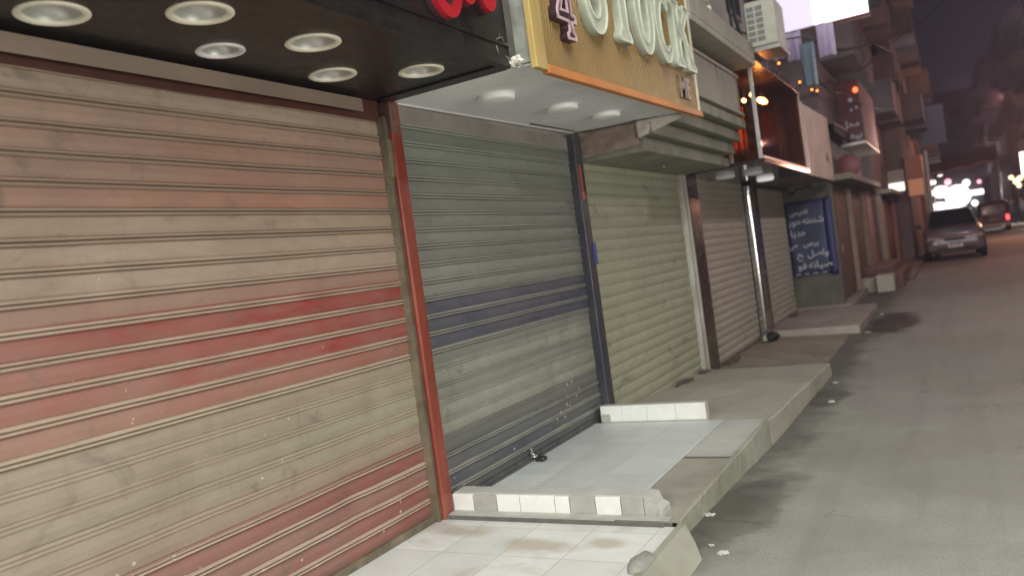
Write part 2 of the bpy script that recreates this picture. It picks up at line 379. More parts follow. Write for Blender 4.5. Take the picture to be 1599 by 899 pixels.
# =================================================================== SETTING
def road_material():
    m, n, b = newmat('dusty worn asphalt')
    X = n.xyz()
    a = n.noise(70, 6, .75); c = n.noise(1.3, 6, .6); d = n.noise(.35, 4, .6)
    col = n.mix(n.ramp(c, .35, .68), (.26, .26, .235), (.345, .345, .31))
    col = n.mix(n.ramp(d, .4, .65, 0, .5), col, (.22, .205, .175))
    col = n.mix(n.ramp(a, .42, .75, 0, .4), col, (.13, .128, .108))
    gr = n.noise(210, 3, .8); col = n.mix(n.ramp(gr, .50, .72, 0, .5), col, (.40, .39, .36))
    col = n.mix(n.ramp(n.noise(150, 3, .8), .54, .72, 0, .55), col, (.07, .068, .06))
    pt = n.noise(.55, 3, .5, dist=1.5); col = n.mix(n.ramp(pt, .56, .60, 0, .16), col, (.16, .155, .135))
    vo = n.new('ShaderNodeTexVoronoi'); vo.feature = 'DISTANCE_TO_EDGE'; vo.inputs['Scale'].default_value = .55
    wv = n.new('ShaderNodeVectorMath', operation='ADD'); nz = n.new('ShaderNodeTexNoise'); nz.inputs['Scale'].default_value = 2.2; nz.inputs['Detail'].default_value = 5
    n.link(n.coord((1, 1, 1)), nz.inputs['Vector']); n.link(n.coord((1, 1, 1)), wv.inputs[0]); n.link(nz.outputs['Color'], wv.inputs[1]); n.link(wv.outputs[0], vo.inputs['Vector'])
    ck = n.math('MULTIPLY', n.math('LESS_THAN', vo.outputs['Distance'], .006), n.ramp(n.noise(.8, 3, .5), .5, .62, 0, .6))
    col = n.mix(ck, col, (.05, .048, .04))
    col = n.mix(n.ramp(n.noise(62, 2, .9), .58, .70, 0, .32), col, (.42, .41, .38))
    col = n.mix(n.ramp(n.noise(75, 2, .9), .60, .72, 0, .4), col, (.06, .058, .05))
    col = n.mix(n.ramp(n.noise(2.2, 4, .6, stretch=(2.2, .12, 1)), .50, .70, 0, .22), col, (.14, .135, .115))
    # dirt lying along the kerb, with the kerb's shade painted into it
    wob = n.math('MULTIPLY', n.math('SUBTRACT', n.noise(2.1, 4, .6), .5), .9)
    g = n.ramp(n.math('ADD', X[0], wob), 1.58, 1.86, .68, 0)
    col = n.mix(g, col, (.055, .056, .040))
    def spot(x, y, rx, ry, amt, colr, src):
        ww = n.math('MULTIPLY', n.math('SUBTRACT', n.noise(2.6, 5, .6), .5), 1.3)
        dx = n.math('DIVIDE', n.math('SUBTRACT', X[0], x), rx); dy = n.math('DIVIDE', n.math('SUBTRACT', X[1], y), ry)
        r = n.math('ADD', n.math('SQRT', n.math('ADD', n.math('MULTIPLY', dx, dx), n.math('MULTIPLY', dy, dy))), ww)
        return n.mix(n.ramp(r, .75, 1.05, amt, 0), src, colr)
    col = spot(1.70, 4.75, .24, .7, .5, (.042, .043, .03), col)
    col = spot(1.92, 14.9, .42, 1.5, .92, (.030, .022, .018), col)
    col = spot(1.66, 8.6, .22, .6, .6, (.042, .042, .03), col)
    n.link(col, b.inputs['Base Color'])
    n.link(n.ramp(c, .3, .7, .62, .85), b.inputs['Roughness'])
    n.link(n.bump(n.noise(120, 4, .7), .35, .006), b.inputs['Normal'])
    return m
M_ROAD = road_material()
ZR = -.25
RZ = [(-40, -.08), (4.0, -.083), (4.3, -.09), (5.3, -.13), (6.7, -.205), (8.2, -.237), (10, -.285), (13, -.29), (17, -.255), (20, ZR), (400, ZR)]
def zr(y):
    for (a, za), (c, zc) in zip(RZ, RZ[1:]):
        if y <= c: return za+(zc-za)*(y-a)/(c-a)
    return ZR
b = MB(); ys = [-40, -20, -8, 0]+[2+.5*k for k in range(40)]+[25, 40, 80, 160, 400]
g = [[b.bm.verts.new((x, y, zr(y))) for x in (-80, -8, 0, 8, 80)] for y in ys]
for A, B in zip(g, g[1:]):
    for k in range(4): b._f([A[k], A[k+1], B[k+1], B[k]])
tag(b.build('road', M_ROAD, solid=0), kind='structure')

def tile_material(name, base, px, py, var=.08, grout=(.40, .41, .39), stain=(.36, .28, .17), stain_amt=.5, edge=None, seed=0, spots=()):
    m, n, b = newmat(name)
    X = n.xyz()
    fx = n.math('FRACT', n.math('DIVIDE', n.math('ADD', X[0], .02), px)); fy = n.math('FRACT', n.math('DIVIDE', n.math('ADD', X[1], .07), py))
    tx = n.math('FLOOR', n.math('DIVIDE', n.math('ADD', X[0], .02), px)); ty = n.math('FLOOR', n.math('DIVIDE', n.math('ADD', X[1], .07), py))
    cb = n.new('ShaderNodeCombineXYZ'); n.link(tx, cb.inputs[0]); n.link(ty, cb.inputs[1]); cb.inputs[2].default_value = seed
    wn = n.new('ShaderNodeTexWhiteNoise'); n.link(cb.outputs[0], wn.inputs['Vector'])
    col = n.mix(n.ramp(wn.outputs['Value'], 0, 1, 0, 1), tuple(c*(1-var) for c in base), tuple(c*(1+var*.5) for c in base))
    col = n.mix(n.ramp(n.noise(2.4, 6, .65), .42, .7, 0, .45), col, tuple(c*.72 for c in base))
    col = n.mix(n.ramp(n.noise(1.5, 5, .6, stretch=(1, 1.7, 1), dist=.8), .56, .74, 0, stain_amt), col, stain)
    col = n.mix(n.ramp(n.noise(30, 4, .7), .55, .8, 0, .2), col, tuple(c*.5 for c in base))
    g = n.math('MAXIMUM', n.math('LESS_THAN', fx, .012/px*.6), n.math('LESS_THAN', fy, .012/py*.6))
    col = n.mix(n.math('MULTIPLY', g, .7), col, grout)
    for (sx_, sy_, rx, ry) in spots:
        dx = n.math('DIVIDE', n.math('SUBTRACT', X[0], sx_), rx); dy = n.math('DIVIDE', n.math('SUBTRACT', X[1], sy_), ry)
        r_ = n.math('ADD', n.math('SQRT', n.math('ADD', n.math('MULTIPLY', dx, dx), n.math('MULTIPLY', dy, dy))), n.math('MULTIPLY', n.math('SUBTRACT', n.noise(5, 5, .65), .5), 1.8))
        col = n.mix(n.ramp(r_, .4, 1.2, .6, 0), col, stain)
    if edge:
        col = n.mix(n.ramp(n.math('ADD', X[0], n.math('MULTIPLY', n.noise(5, 3, .5), .1)), edge[0], edge[0]+.04, 0, edge[2]), col, edge[1])
    n.link(col, b.inputs['Base Color']); n.link(n.ramp(n.noise(6, 4, .6), .3, .7, .32, .6), b.inputs['Roughness'])
    n.link(n.bump(n.math('SUBTRACT', 1.0, g), .25, .004), b.inputs['Normal'])
    return m
M_T1 = tile_material('white floor tiles', (.70, .715, .69), .36, .40, stain_amt=.6, spots=[(.85, 1.70, .26, .11), (1.22, 1.78, .16, .08), (.25, 1.85, .22, .10), (.6, 1.1, .2, .1)])
M_T2 = tile_material('grey white floor tiles', (.60, .63, .62), .38, .42, var=.13, stain_amt=.3, stain=(.38, .36, .31), seed=3)
M_SLAB = mat('worn brown grey slab', (.36, .345, .29), .75, 0, .14, 3, .25, dirt=(.19, .165, .13), dirt_amt=.6)
M_P3 = mat('dusty concrete apron', (.38, .365, .30), .8, 0, .12, 2, .3, dirt=(.22, .195, .15), dirt_amt=.6)
M_P4 = mat('dirty brown pavement', (.27, .24, .195), .85, 0, .18, 2.5, .35, dirt=(.11, .09, .07), dirt_amt=.6)
M_KERB = mat('whitewashed olive kerb', (.315, .315, .25), .8, 0, .14, 3, .4, dirt=(.19, .19, .13), dirt_amt=.7)
M_P5 = mat('pinkish concrete pavement', (.34, .30, .265), .8, 0, .12, 2, .3, dirt=(.17, .14, .12), dirt_amt=.5)
M_GRND = mat('dark joint and shaded riser', (.12, .115, .10), .9, 0, .2, 8, .2)

p = thing('pavement', (0, 2, ZR), None, None); p['kind'] = 'structure'
MB().box(-.1, 1.5, -6, 4.045, ZR-.1, 0).build('slab', M_T1, p)
KQ = [(1.73, -.13), (1.70, -.09), (1.63, -.045), (1.56, -.002), (1.545, .008), (1.506, .008), (1.503, -.03)]
KE = [3.78, 3.82, 3.95, 4.05, 4.07, 4.07, 4.07]
b = MB(); b.sheet(None, 120, 6, lambda u, v: Vector((KQ[round(v*6)][0]+(.006*noise.noise((u*40, v*3, 1))+.003*noise.noise((u*150, v*5, 3)))*(v < .8), -6+(KE[round(v*6)]+6)*u, KQ[round(v*6)][1]+.004*noise.noise((u*60, 0, 5))*(.4 < v < .9))), smooth=False)
b.hull8([(1.50, 3.5, -.2), (1.725, 3.76, -.135), (1.69, 3.81, -.135), (1.50, 4.06, -.2), (1.50, 3.5, -.02), (1.54, 3.9, -.012), (1.54, 4.045, -.012), (1.50, 4.06, -.012)])
b.build('kerb', M_KERB, p)
MB().box(.0, 1.478, 4.0455, 4.0492, -.01, .0205).build('riser', M_GRND, p)  # dark colour stands in for the shade on the step face
p = thing('pavement', (0, 5, ZR), None, None); p['kind'] = 'structure'
MB().box(-.1, 1.15, 4.05, 6.5, ZR-.1, .022).build('slab', M_T2, p)
b = MB(); b.box(1.153, 1.478, 4.05, 5.335, ZR-.1, .020, .006); b.build('slab', M_SLAB, p)
b = MB(); b.box(1.153, 1.478, 5.385, 6.5, ZR-.1, .020, .004); b.build('slab', mat('grey worn slab', (.45, .455, .425), .6, 0, .12, 3, .15, dirt=(.30, .285, .24), dirt_amt=.6), p)
MB().box(1.153, 1.476, 5.337, 5.383, ZR-.1, .0195).build('joint', M_GRND, p)
b = MB()
KP = [(1.522, ZR-.05), (1.516, -.13), (1.512, -.03), (1.510, .012), (1.505, .021), (1.480, .0225)]
b.sheet(None, 60, 5, lambda u, v: Vector((KP[round(v*5)][0]+(.007*noise.noise((u*11, v*3, 1))+.004*noise.noise((u*40, v*5, 3)))*(v < .99), 4.05+2.44*u, KP[round(v*5)][1]+.004*noise.noise((u*16, 0, 5))*(.5 < v < .99))), smooth=False)
b.build('kerb', M_KERB, p)
p = thing('pavement', (0, 8, ZR), None, None); p['kind'] = 'structure'
b = MB(); b.hull8([(-.1, 6.505, -.5), (1.525, 6.505, -.5), (1.525, 10.15, -.5), (-.1, 10.0, -.5), (-.1, 6.505, .01), (1.505, 6.505, .0), (1.50, 10.15, -.145), (-.1, 10.0, -.115)])
bmesh.ops.bevel(b.bm, geom=list(b.bm.edges), offset=.012, segments=1, affect='EDGES')
bmesh.ops.subdivide_edges(b.bm, edges=b.bm.edges, cuts=6, use_grid_fill=True); b.jitter(.011, 5)
b.build('slab', M_P3, p)
p = thing('pavement', (0, 11, ZR), None, None); p['kind'] = 'structure'
b = MB(); b.hull8([(-.1, 10.17, ZR-.2), (1.40, 10.17, ZR-.2), (1.40, 13.85, ZR-.2), (-.1, 13.85, ZR-.2), (-.1, 10.17, -.20), (1.33, 10.17, -.27), (1.33, 13.85, -.272), (-.1, 13.85, -.24)])
b.build('slab', M_P4, p)
p = thing('pavement', (0, 15, ZR), None, None); p['kind'] = 'structure'
b = MB(); b.box(-.1, 1.48, 13.95, 17.35, ZR-.1, -.15, .02); b.build('slab', M_P5, p)
b = MB(); b.box(0, 1.47, 13.86, 13.948, ZR-.1, -.147, .01); b.build('step_edge', mat('chalky step edge', (.50, .45, .40), .7, 0, .1, 6, .2, dirt=(.3, .25, .2), dirt_amt=.6), p)
p = thing('pavement', (0, 25, ZR), None, None); p['kind'] = 'structure'
b = MB(); b.box(-.1, 1.0, 17.36, 40, ZR-.1, -.12, .02); b.build('slab', M_P5, p)
b = MB(); b.box(1.003, 1.9, 24, 60, ZR-.1, -.14, .02); b.build('slab', M_P4, p)
M_PFAR = mat('pale concrete pavement', (.55, .50, .45), .8, 0, .1, 1, .2)
p = tag(MB().box(5.9, 16, 60, 160, ZR-.1, -.08).build('pavement', M_PFAR), kind='structure')

mh = bpy.data.materials.new('night haze'); mh.use_nodes = True; mh.node_tree.nodes.clear()
pv = mh.node_tree.nodes.new('ShaderNodeVolumePrincipled'); pv.inputs['Density'].default_value = .0023; pv.inputs['Color'].default_value = (.80, .76, .95, 1); pv.inputs['Anisotropy'].default_value = .35
mo = mh.node_tree.nodes.new('ShaderNodeOutputMaterial'); mh.node_tree.links.new(pv.outputs[0], mo.inputs['Volume'])
tag(MB().box(-82, 82, -42, 402, ZR-1.3, 23).build('haze', mh), kind='stuff')

# =================================================================== NEAR BUILDING
bld = thing('shop_building', (0, 5, ZR), 'dusty plaster shop building carrying the row of roller shutters', 'building')
b = MB(); b.box(-7, -.16, -6, 17.3, ZR, 2.55); b.box(-7, -.06, -6, 17.3, 2.551, 9); b.build('wall', M_WALL, bld)
for i, (y0, y1, z) in enumerate(((7.6, 8.7, 5.2), (11.6, 12.6, 5.4), (14.4, 15.4, 5.4))):
    f = MB().box(-.055, -.02, y0, y1, z, z+1.3).build('window', M_SHUT, bld)
    MB().box(-.019, -.012, y0+.08, y1-.08, z+.08, z+1.22).build('pane', M_PANE, f)

# ------------------------------------------------------------------ roller shutters
def slats(y0, y1, z0, n, pitch, prof, x=-.03, seed=0, wob=.004, ny=30, soft=(), dents=()):
    b = MB()
    pts = []
    for k in range(n):
        for (f, d) in prof: pts.append((z0+(k+f)*pitch, d*(.3 if k in soft and f > .5 else 1)))
    pts.append((z0+n*pitch, prof[0][1]))
    g = []
    for i in range(ny+1):
        y = y0+(y1-y0)*i/ny; row = []
        for j, (z, d) in enumerate(pts):
            k = int((z-z0)/pitch+1e-6)
            o = wob*noise.noise((y*1.3+seed, k*.35, seed))+.4*wob*noise.noise((y*4+seed, k*7.7, seed))
            for (dy, dz, rr, am) in dents: o -= am*math.exp(-(((y-dy)/rr)**2+((z-dz)/rr)**2))
            zz = .6*wob*noise.noise((y*.9, k*3.1+seed, 4))
            row.append(b.bm.verts.new((x+d+o, y, z+zz)))
        g.append(row)
    for i in range(ny):
        for j in range(len(pts)-1): b._f([g[i][j], g[i+1][j], g[i+1][j+1], g[i][j+1]])
    return b
FLAT = [(0, -.004), (.03, .0), (.34, .004), (.66, .0), (.70, -.004), (.725, .002), (.75, .012), (.80, .012), (.825, .001), (.85, -.004), (.875, .002), (.90, .012), (.955, .012), (.98, .0)]
BULG = [(0, -.004), (.06, -.001), (.16, .003), (.3, .006), (.45, .007), (.6, .006), (.75, .003), (.88, -.001), (.93, -.005), (.97, -.006)]

S1 = thing('roller_shutter', (0, 4.0, 0), 'red and beige banded dusty roller shutter under the black downlight canopy', 'shutter', 'roller shutters along the shop row')
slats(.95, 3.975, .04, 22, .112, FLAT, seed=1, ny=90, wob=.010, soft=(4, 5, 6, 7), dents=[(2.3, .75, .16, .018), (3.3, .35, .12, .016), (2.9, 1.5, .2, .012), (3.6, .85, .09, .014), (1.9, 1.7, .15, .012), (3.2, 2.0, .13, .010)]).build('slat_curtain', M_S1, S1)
b = MB(); b.box(-.05, .0, .95, 3.975, .0, .045, .006); b.build('bottom_bar', M_RAIL, S1)
b = MB(); b.prism([(.045, 2.50), (.05, 2.50), (.05, 2.575), (-.02, 2.598), (-.02, 2.592), (.045, 2.57)], 'y', .3, 3.76); b.build('hood', M_HOOD, S1)
b = MB(); b.box(-.05, -.012, .3, 3.98, 2.475, 2.598); b.build('lintel', mat('dark red lintel', (.075, .022, .014), .5, 0, .25, 5, .1), S1)
b = MB()
b.box(-.05, .025, 3.975, 3.99, 0, 2.50); b.box(-.05, -.045, 3.99, 4.012, 0, 2.5); b.box(-.05, .018, 4.003, 4.015, 0, 2.50)
b.build('guide_rail', M_RAIL, S1)
b = MB(); b.box(.019, .03, 3.985, 4.018, 2.13, 2.36, .003); b.box(.03, .038, 3.994, 4.010, 2.28, 2.33, .002); b.build('latch_plate', M_RAIL, S1)

P1 = thing('shutter_post', (0, 4.07, 0), 'red painted steel post between the red banded and grey green shutters', 'post', 'posts between the shutters')
b = MB(); b.box(-.05, .045, 4.018, 4.122, -.01, 2.60, .012, 3); b.build('upright', M_REDP, P1)
b = MB(); b.box(-.05, .05, 4.016, 4.09, 2.40, 2.59, .006); b.build('bracket', mat('dark worn red bracket', (.12, .04, .035), .5, 0, .3, 10, .2, dirt=(.25, .2, .16), dirt_amt=.5), P1)

S2 = thing('roller_shutter', (0, 5.4, 0), 'grey green roller shutter with navy slats below the white lamp soffit', 'shutter', 'roller shutters along the shop row')
slats(4.13, 6.745, .03, 22, .112, FLAT, seed=5, ny=80, wob=.009, soft=(3, 4, 5, 6, 7), dents=[(5.9, .5, .15, .018), (4.8, .9, .12, .014), (5.6, 1.6, .18, .012), (6.3, .95, .10, .014), (4.5, .3, .1, .014)]).build('slat_curtain', M_S2, S2)
b = MB(); b.prism([(-.05, .022), (.012, .022), (.012, .034), (-.005, .036), (-.005, .062), (-.05, .062)], 'y', 4.125, 6.75); b.build('bottom_bar', mat('dark steel angle', (.08, .085, .09), .5, .3, .3, 8, .15, dirt=(.25, .24, .2), dirt_amt=.5), S2)
b = MB(); b.box(-.06, -.02, 4.125, 6.75, 2.49, 2.60); b.build('lintel', M_WALL, S2)
P2 = thing('shutter_post', (0, 6.85, 0), 'dark narrow post with red and blue scraps beside the navy banded shutter', 'post', 'posts between the shutters')
b = MB(); b.box(-.05, .05, 6.75, 6.90, -.02, 2.62, .010, 3); b.build('upright', M_DARKP, P2)
b = MB(); b.box(.0505, .054, 6.775, 6.825, 2.02, 2.34); b.build('red_tape', mat('orange red tape', (.50, .09, .05), .5, 0, .2, 20, .1, dirt=(.3, .1, .07), dirt_amt=.5), P2)
b = MB(); b.box(.0505, .056, 6.86, 6.93, 1.42, 1.62); b.build('blue_patch', mat('blue tape', (.05, .06, .28), .5, 0, .2, 20, .1), P2)
b = MB(); b.box(-.05, .012, 6.905, 6.99, -.02, 2.45, .006); b.build('guide_rail', M_RAIL, P2)

S3 = thing('roller_shutter', (0, 8.5, 0), 'pale green plain roller shutter under the stepped concrete canopy', 'shutter', 'roller shutters along the shop row')
slats(7.0, 10.03, -.142, 23, .112, BULG, seed=9, ny=60, wob=.009, dents=[(7.8, .5, .2, .014), (9.2, .8, .15, .014), (8.6, 1.5, .2, .010)]).build('slat_curtain', M_S3, S3)
b = MB(); b.box(-.05, .0, 7.0, 10.03, -.17, -.115, .006); b.build('bottom_bar', M_RAIL, S3)
P3 = thing('shutter_post', (0, 10.35, -.1), 'dark brown glossy post with a bright steel rail beside the pale green shutter', 'post', 'posts between the shutters')
b = MB(); b.box(-.05, .05, 10.20, 10.66, -.2, 2.42, .012, 3); b.build('upright', M_BROWNP, P3)
b = MB(); b.box(-.05, .03, 10.035, 10.075, -.2, 2.40, .006); b.box(-.05, .0, 10.076, 10.15, -.2, 2.40); b.box(-.05, .045, 10.151, 10.195, -.2, 2.40, .006); b.build('guide_rail', mat('pale bare steel', (.55, .53, .48), .35, .25, .2, 8, .1, dirt=(.2, .17, .13), dirt_amt=.6, stretch=(1, 1, .3)), P3)

S4 = thing('roller_shutter', (0, 12, -.2), 'brown beige roller shutter between the brown post and the chrome post', 'shutter', 'roller shutters along the shop row')
slats(10.68, 13.60, -.2, 24, .108, BULG, seed=12, ny=24, wob=.005).build('slat_curtain', M_S4, S4)
b = MB(); b.box(-.05, .0, 10.68, 13.60, -.24, -.18, .006); b.build('bottom_bar', M_RAIL, S4)
P4 = thing('shutter_post', (0, 14, -.25), 'shiny chrome clad post with a dark strip below the glass bay', 'post', 'posts between the shutters')
b = MB(); b.box(-.05, .10, 13.62, 14.02, -.29, 2.36, .045, 5); b.build('upright', M_CHROME, P4)
b = MB(); b.box(-.05, .05, 14.024, 14.42, -.26, 2.38, .012); b.build('cladding', M_BROWNP, P4)
S5 = thing('roller_shutter', (0, 16, -.2), 'sand coloured roller shutter beside the dark blue banner', 'shutter', 'roller shutters along the shop row')
slats(14.43, 17.25, -.16, 23, .108, BULG, seed=15, ny=24, wob=.005).build('slat_curtain', M_S5, S5)
b = MB(); b.box(-.05, .0, 14.43, 17.25, -.2, -.14, .006); b.build('bottom_bar', M_RAIL, S5)

# ------------------------------------------------------------------ tiled ledges
M_WT = mat('glazed white tile', (.82, .83, .79), .2, 0, .05, 8, .03, dirt=(.55, .53, .47), dirt_amt=.35)
M_GT = mat('bare grey tile bed', (.42, .42, .38), .6, 0, .12, 10, .2, dirt=(.3, .28, .23), dirt_amt=.5)
M_TOP = mat('dusty ledge top', (.47, .48, .45), .6, 0, .1, 6, .2, dirt=(.33, .32, .28), dirt_amt=.5)
L1 = thing('tiled_ledge', (.7, 4.15, 0), 'low ledge of patchy white and grey tiles with a broken end at the red post', 'ledge', 'low tiled ledges across the pavement')
b = MB(); b.prism([(.03, .0), (1.40, .0), (1.40, .055), (1.365, .075), (1.345, .125), (1.30, .132), (.03, .132)], 'y', 4.155, 4.285); b.build('ledge_core', M_TOP, L1)
b = MB(); xs = [.03, .185, .355, .515, .75, .845, 1.01, 1.165, 1.30]
for i in range(8):
    b.mi = 0 if i in (0, 2, 3, 4, 6) else 1
    b.box(xs[i]+.002, xs[i+1]-.002, 4.135-(.004 if b.mi == 0 else 0), 4.152, .022, .128-.004*(i % 3 == 1), .002, 1)
b.mi = 1; b.prism([(1.302, .022), (1.37, .022), (1.372, .05), (1.34, .09), (1.31, .12), (1.302, .125)], 'y', 4.137, 4.152)
b.build('tile_face', [M_WT, M_GT], L1)
b = MB(); b.box(-.0, 1.46, 4.058, 4.13, .0225, .028, .002); b.build('mortar_bed', M_GT, L1)
b = MB(); b.box(.0, 1.44, 4.03, 4.0445, .0005, .024, .003); b.build('step_shade', M_GRND, L1)  # dark strip painted in for the shaded step below the ledge
L2 = thing('tiled_ledge', (.5, 6.55, 0), 'low ledge of clean white tiles at the dark narrow post', 'ledge', 'low tiled ledges across the pavement')
b = MB(); b.box(.06, 1.0, 6.53, 6.62, .0, .165, .004); b.build('ledge_core', M_TOP, L2)
b = MB(); xs = [.06, .26, .49, .745, 1.005]
for i in range(4): b.mi = 0; b.box(xs[i]+.001, xs[i+1]-.001, 6.515, 6.528, .026, .168, .002, 1)
b.mi = 1; b.box(.062, .15, 6.508, 6.514, .028, .095)
b.build('tile_face', [M_WT, M_GT], L2)

# ------------------------------------------------------------------ rubble, padlock, bag, litter
b = MB(); bmesh.ops.create_icosphere(b.bm, subdivisions=3, radius=1)
for v in b.bm.verts: v.co = Vector((1.49+v.co.x*.06, 3.53+v.co.y*.13, -.005+v.co.z*.05))+noise.noise_vector(v.co*2)*.01
tag(b.build('rubble_lump', mat('grey mortar', (.26, .26, .225), .85, 0, .2, 20, .4), smooth=True), 'rounded grey mortar lump on the edge of the white tiled pavement', 'rubble')

pl = thing('padlock', (.06, 5.3, .04), 'small steel padlock hanging at the foot of the grey green shutter', 'padlock')
b = MB(); b.box(-.004, .008, 5.265, 5.29, .045, .12, .003); b.build('hasp', M_STEEL, pl)
b = MB(); b.tube([(.012+.028*math.sin(a)+.01, 5.278+.03*math.cos(a)*.6, .062-.012*math.sin(a)) for a in [k*PI/8 for k in range(-2, 19)]], .0065, 8); b.build('shackle', M_STEEL, pl)
b = MB(); b.box(.045, .115, 5.24, 5.31, .026, .058, .010, 3); b.build('body', mat('dark lock body', (.06, .055, .05), .3, .7, .2, 10, .05), pl)

bg = thing('discarded_bag', (.3, 11.6, -.16), 'small crumpled black bag dropped at the foot of the chrome post', 'bag')
def blob(c, s, sub, amp, seed):
    b = MB(); bmesh.ops.create_icosphere(b.bm, subdivisions=sub, radius=1)
    for v in b.bm.verts:
        d = 1+amp*noise.noise(v.co*2.2+Vector((seed, 0, 0)))
        v.co = Vector(c)+Vector((v.co.x*s[0]*d, v.co.y*s[1]*d, max(-.75, v.co.z)*s[2]*d))
    return b
bg.location = (.22, 13.3, -.24); ORG[bg.name] = Vector((.22, 13.3, -.24))
blob((.22, 13.3, -.16), (.11, .17, .075), 3, .35, 3).build('sack', M_RUB, bg, smooth=True)
blob((.13, 13.25, -.18), (.05, .09, .06), 3, .5, 8).build('paper_scrap', M_LITTER, bg, smooth=True)

for i, (x, y, s, lab) in enumerate([(1.545, 4.52, .035, 'crumpled white scrap in the gutter beside the grey slab kerb'),
        (1.69, 4.02, .018, 'tiny pale crumb of litter by the sloped kerb end'),
        (1.78, 3.92, .035, 'flattened white scrap lying on the road off the sloped kerb end'),
        (1.73, 8.30, .04, 'white scrap on the road beside the concrete apron'),
        (1.62, 9.5, .04, 'dull pale scrap near the far corner of the concrete apron'),
        (1.64, 16.1, .05, 'pale scrap at the upper edge of the dark oil stain'),
        (1.60, 13.8, .05, 'white scrap at the near edge of the dark oil stain')]):
    s *= .72
    b = blob((x, y, zr(y)+s*.25), (s, s*.8, s*.38), 3, .9, i*5.3)
    for v in b.bm.verts: v.co += noise.noise_vector(v.co*40)*s*.35; v.co.z = max(v.co.z, zr(v.co.y)+.002)
    tag(b.build('litter_scrap', M_LITTER), lab, 'litter', 'scraps of litter along the kerb')

M_DIRT = mat('dark sweepings', (.09, .078, .06), .9, 0, .35, 20, .5, dirt=(.2, .17, .13), dirt_amt=.5)
for i, (x, y, z, sx, sy, lab) in enumerate(((.06, 8.9, -.085, .06, .32, 'long low heap of dark sweepings at the foot of the pale green shutter'), (.08, 9.75, -.11, .05, .14, 'small dark heap of sweepings at the foot of the bright steel rail'),
        (.07, 11.2, -.215, .07, .30, 'dark heap of sweepings at the foot of the brown beige shutter'), (.07, 16.2, -.15, .08, .25, 'dark heap of sweepings at the foot of the sand coloured shutter'))):
    b = blob((x, y, z), (sx, sy, .03), 4, .8, i*3.7)
    for v in b.bm.verts: v.co += noise.noise_vector(v.co*25)*.012; v.co.x = max(v.co.x, .002)
    tag(b.build('dirt_heap', M_DIRT), lab, 'dirt heap', 'heaps of sweepings along the shutters')

# ------------------------------------------------------------------ black canopy with downlights
cn = thing('black_canopy', (.4, 2.2, 2.6), 'black lacquered shop canopy with round downlights and red lettering', 'canopy')
HOLES = [(.24, 1.81), (.55, 2.2), (.235, 2.57), (.55, 2.82), (.24, 3.30), (.55, 3.66)]
def plate_holes(outer, holes, z0, z1):
    cu = bpy.data.curves.new('l', 'CURVE'); cu.dimensions = '2D'; cu.fill_mode = 'BOTH'; cu.extrude = (z1-z0)/2
    for ring in [outer]+holes:
        sp = cu.splines.new('POLY'); sp.points.add(len(ring)-1); sp.use_cyclic_u = True
        for q, p_ in zip(sp.points, ring): q.co = (p_[0], p_[1], 0, 1)
    o = bpy.data.objects.new('l', cu); COL.objects.link(o); C.view_layer.update()
    me = bpy.data.meshes.new_from_object(o.evaluated_get(C.evaluated_depsgraph_get())); COL.objects.unlink(o); bpy.data.objects.remove(o)
    me.transform(Matrix.Translation((0, 0, (z0+z1)/2))); return me
b = MB(); b.mesh(plate_holes([(-.05, -.6), (.86, -.6), (.86, 4.085), (-.05, 4.085)], [[(x+.10*math.cos(2*PI*k/40), y+.10*math.sin(2*PI*k/40)) for k in range(40)] for x, y in HOLES], 2.603, 2.625))
b.build('soffit', M_BLACK, cn)
b = MB(); b.box(-.05, .86, -.6, 4.085, 2.76, 2.80); b.build('top_board', M_BLACK, cn)
b = MB(); b.box(.863, .905, -.6, 4.03, 2.588, 3.9, .003); b.build('fascia', M_BLACK, cn)
b = MB(); b.box(.02, .86, 3.945, 4.06, 2.592, 2.601, .002); b.build('joint_strip', M_BLACK, cn)
b = MB(); b.box(.906, .914, -.6, 4.03, 2.70, 2.715); b.build('trim_line', M_BLACK, cn)
# red script letters on the fascia (only their feet are in the frame)
def ribbon(b, pts, wds, x0, x1):
    n = len(pts); L = []; Rr = []
    for i, p in enumerate(pts):
        a = Vector(pts[max(0, i-1)]); c = Vector(pts[min(n-1, i+1)]); d = (c-a).normalized(); nn = Vector((-d.y, d.x))
        L.append(Vector(p)+nn*wds[i]); Rr.append(Vector(p)-nn*wds[i])
    rings = [[b.bm.verts.new((x, q.x, q.y)) for (x, q) in ((x0, l), (x1, l), (x1, r), (x0, r))] for l, r in zip(L, Rr)]
    for A, B in zip(rings, rings[1:]):
        for k in range(4): b._f([A[k], A[(k+1) % 4], B[(k+1) % 4], B[k]])
    b._f(rings[0]); b._f(rings[-1][::-1]); return b
def arc(cy, cz, ry, rz, a0, a1, n=18): return [(cy+ry*math.cos(R(a0+(a1-a0)*k/n)), cz+rz*math.sin(R(a0+(a1-a0)*k/n))) for k in range(n+1)]
def taper(n, w0, w1): return [w0+(w1-w0)*math.sin(PI*k/(n-1)) for k in range(n)]
# "C"
for (cy, cz, ry, rz, a0, a1, w1) in ((3.36, 2.93, .125, .185, 60, 350, .036), (3.56, 2.945, .07, .10, 0, 350, .026), (3.765, 2.96, .07, .10, 180, 360, .026)):
    pts = arc(cy, cz, ry, rz, a0, a1, 26)
    lt = MB(); ribbon(lt, pts, taper(len(pts), .014, w1), .935, .965); o = lt.build('red_letter', M_REDL, cn)
    lt = MB(); ribbon(lt, pts, taper(len(pts), .018, w1+.006), .907, .934); lt.build('letter_backing', M_MAROON, o)

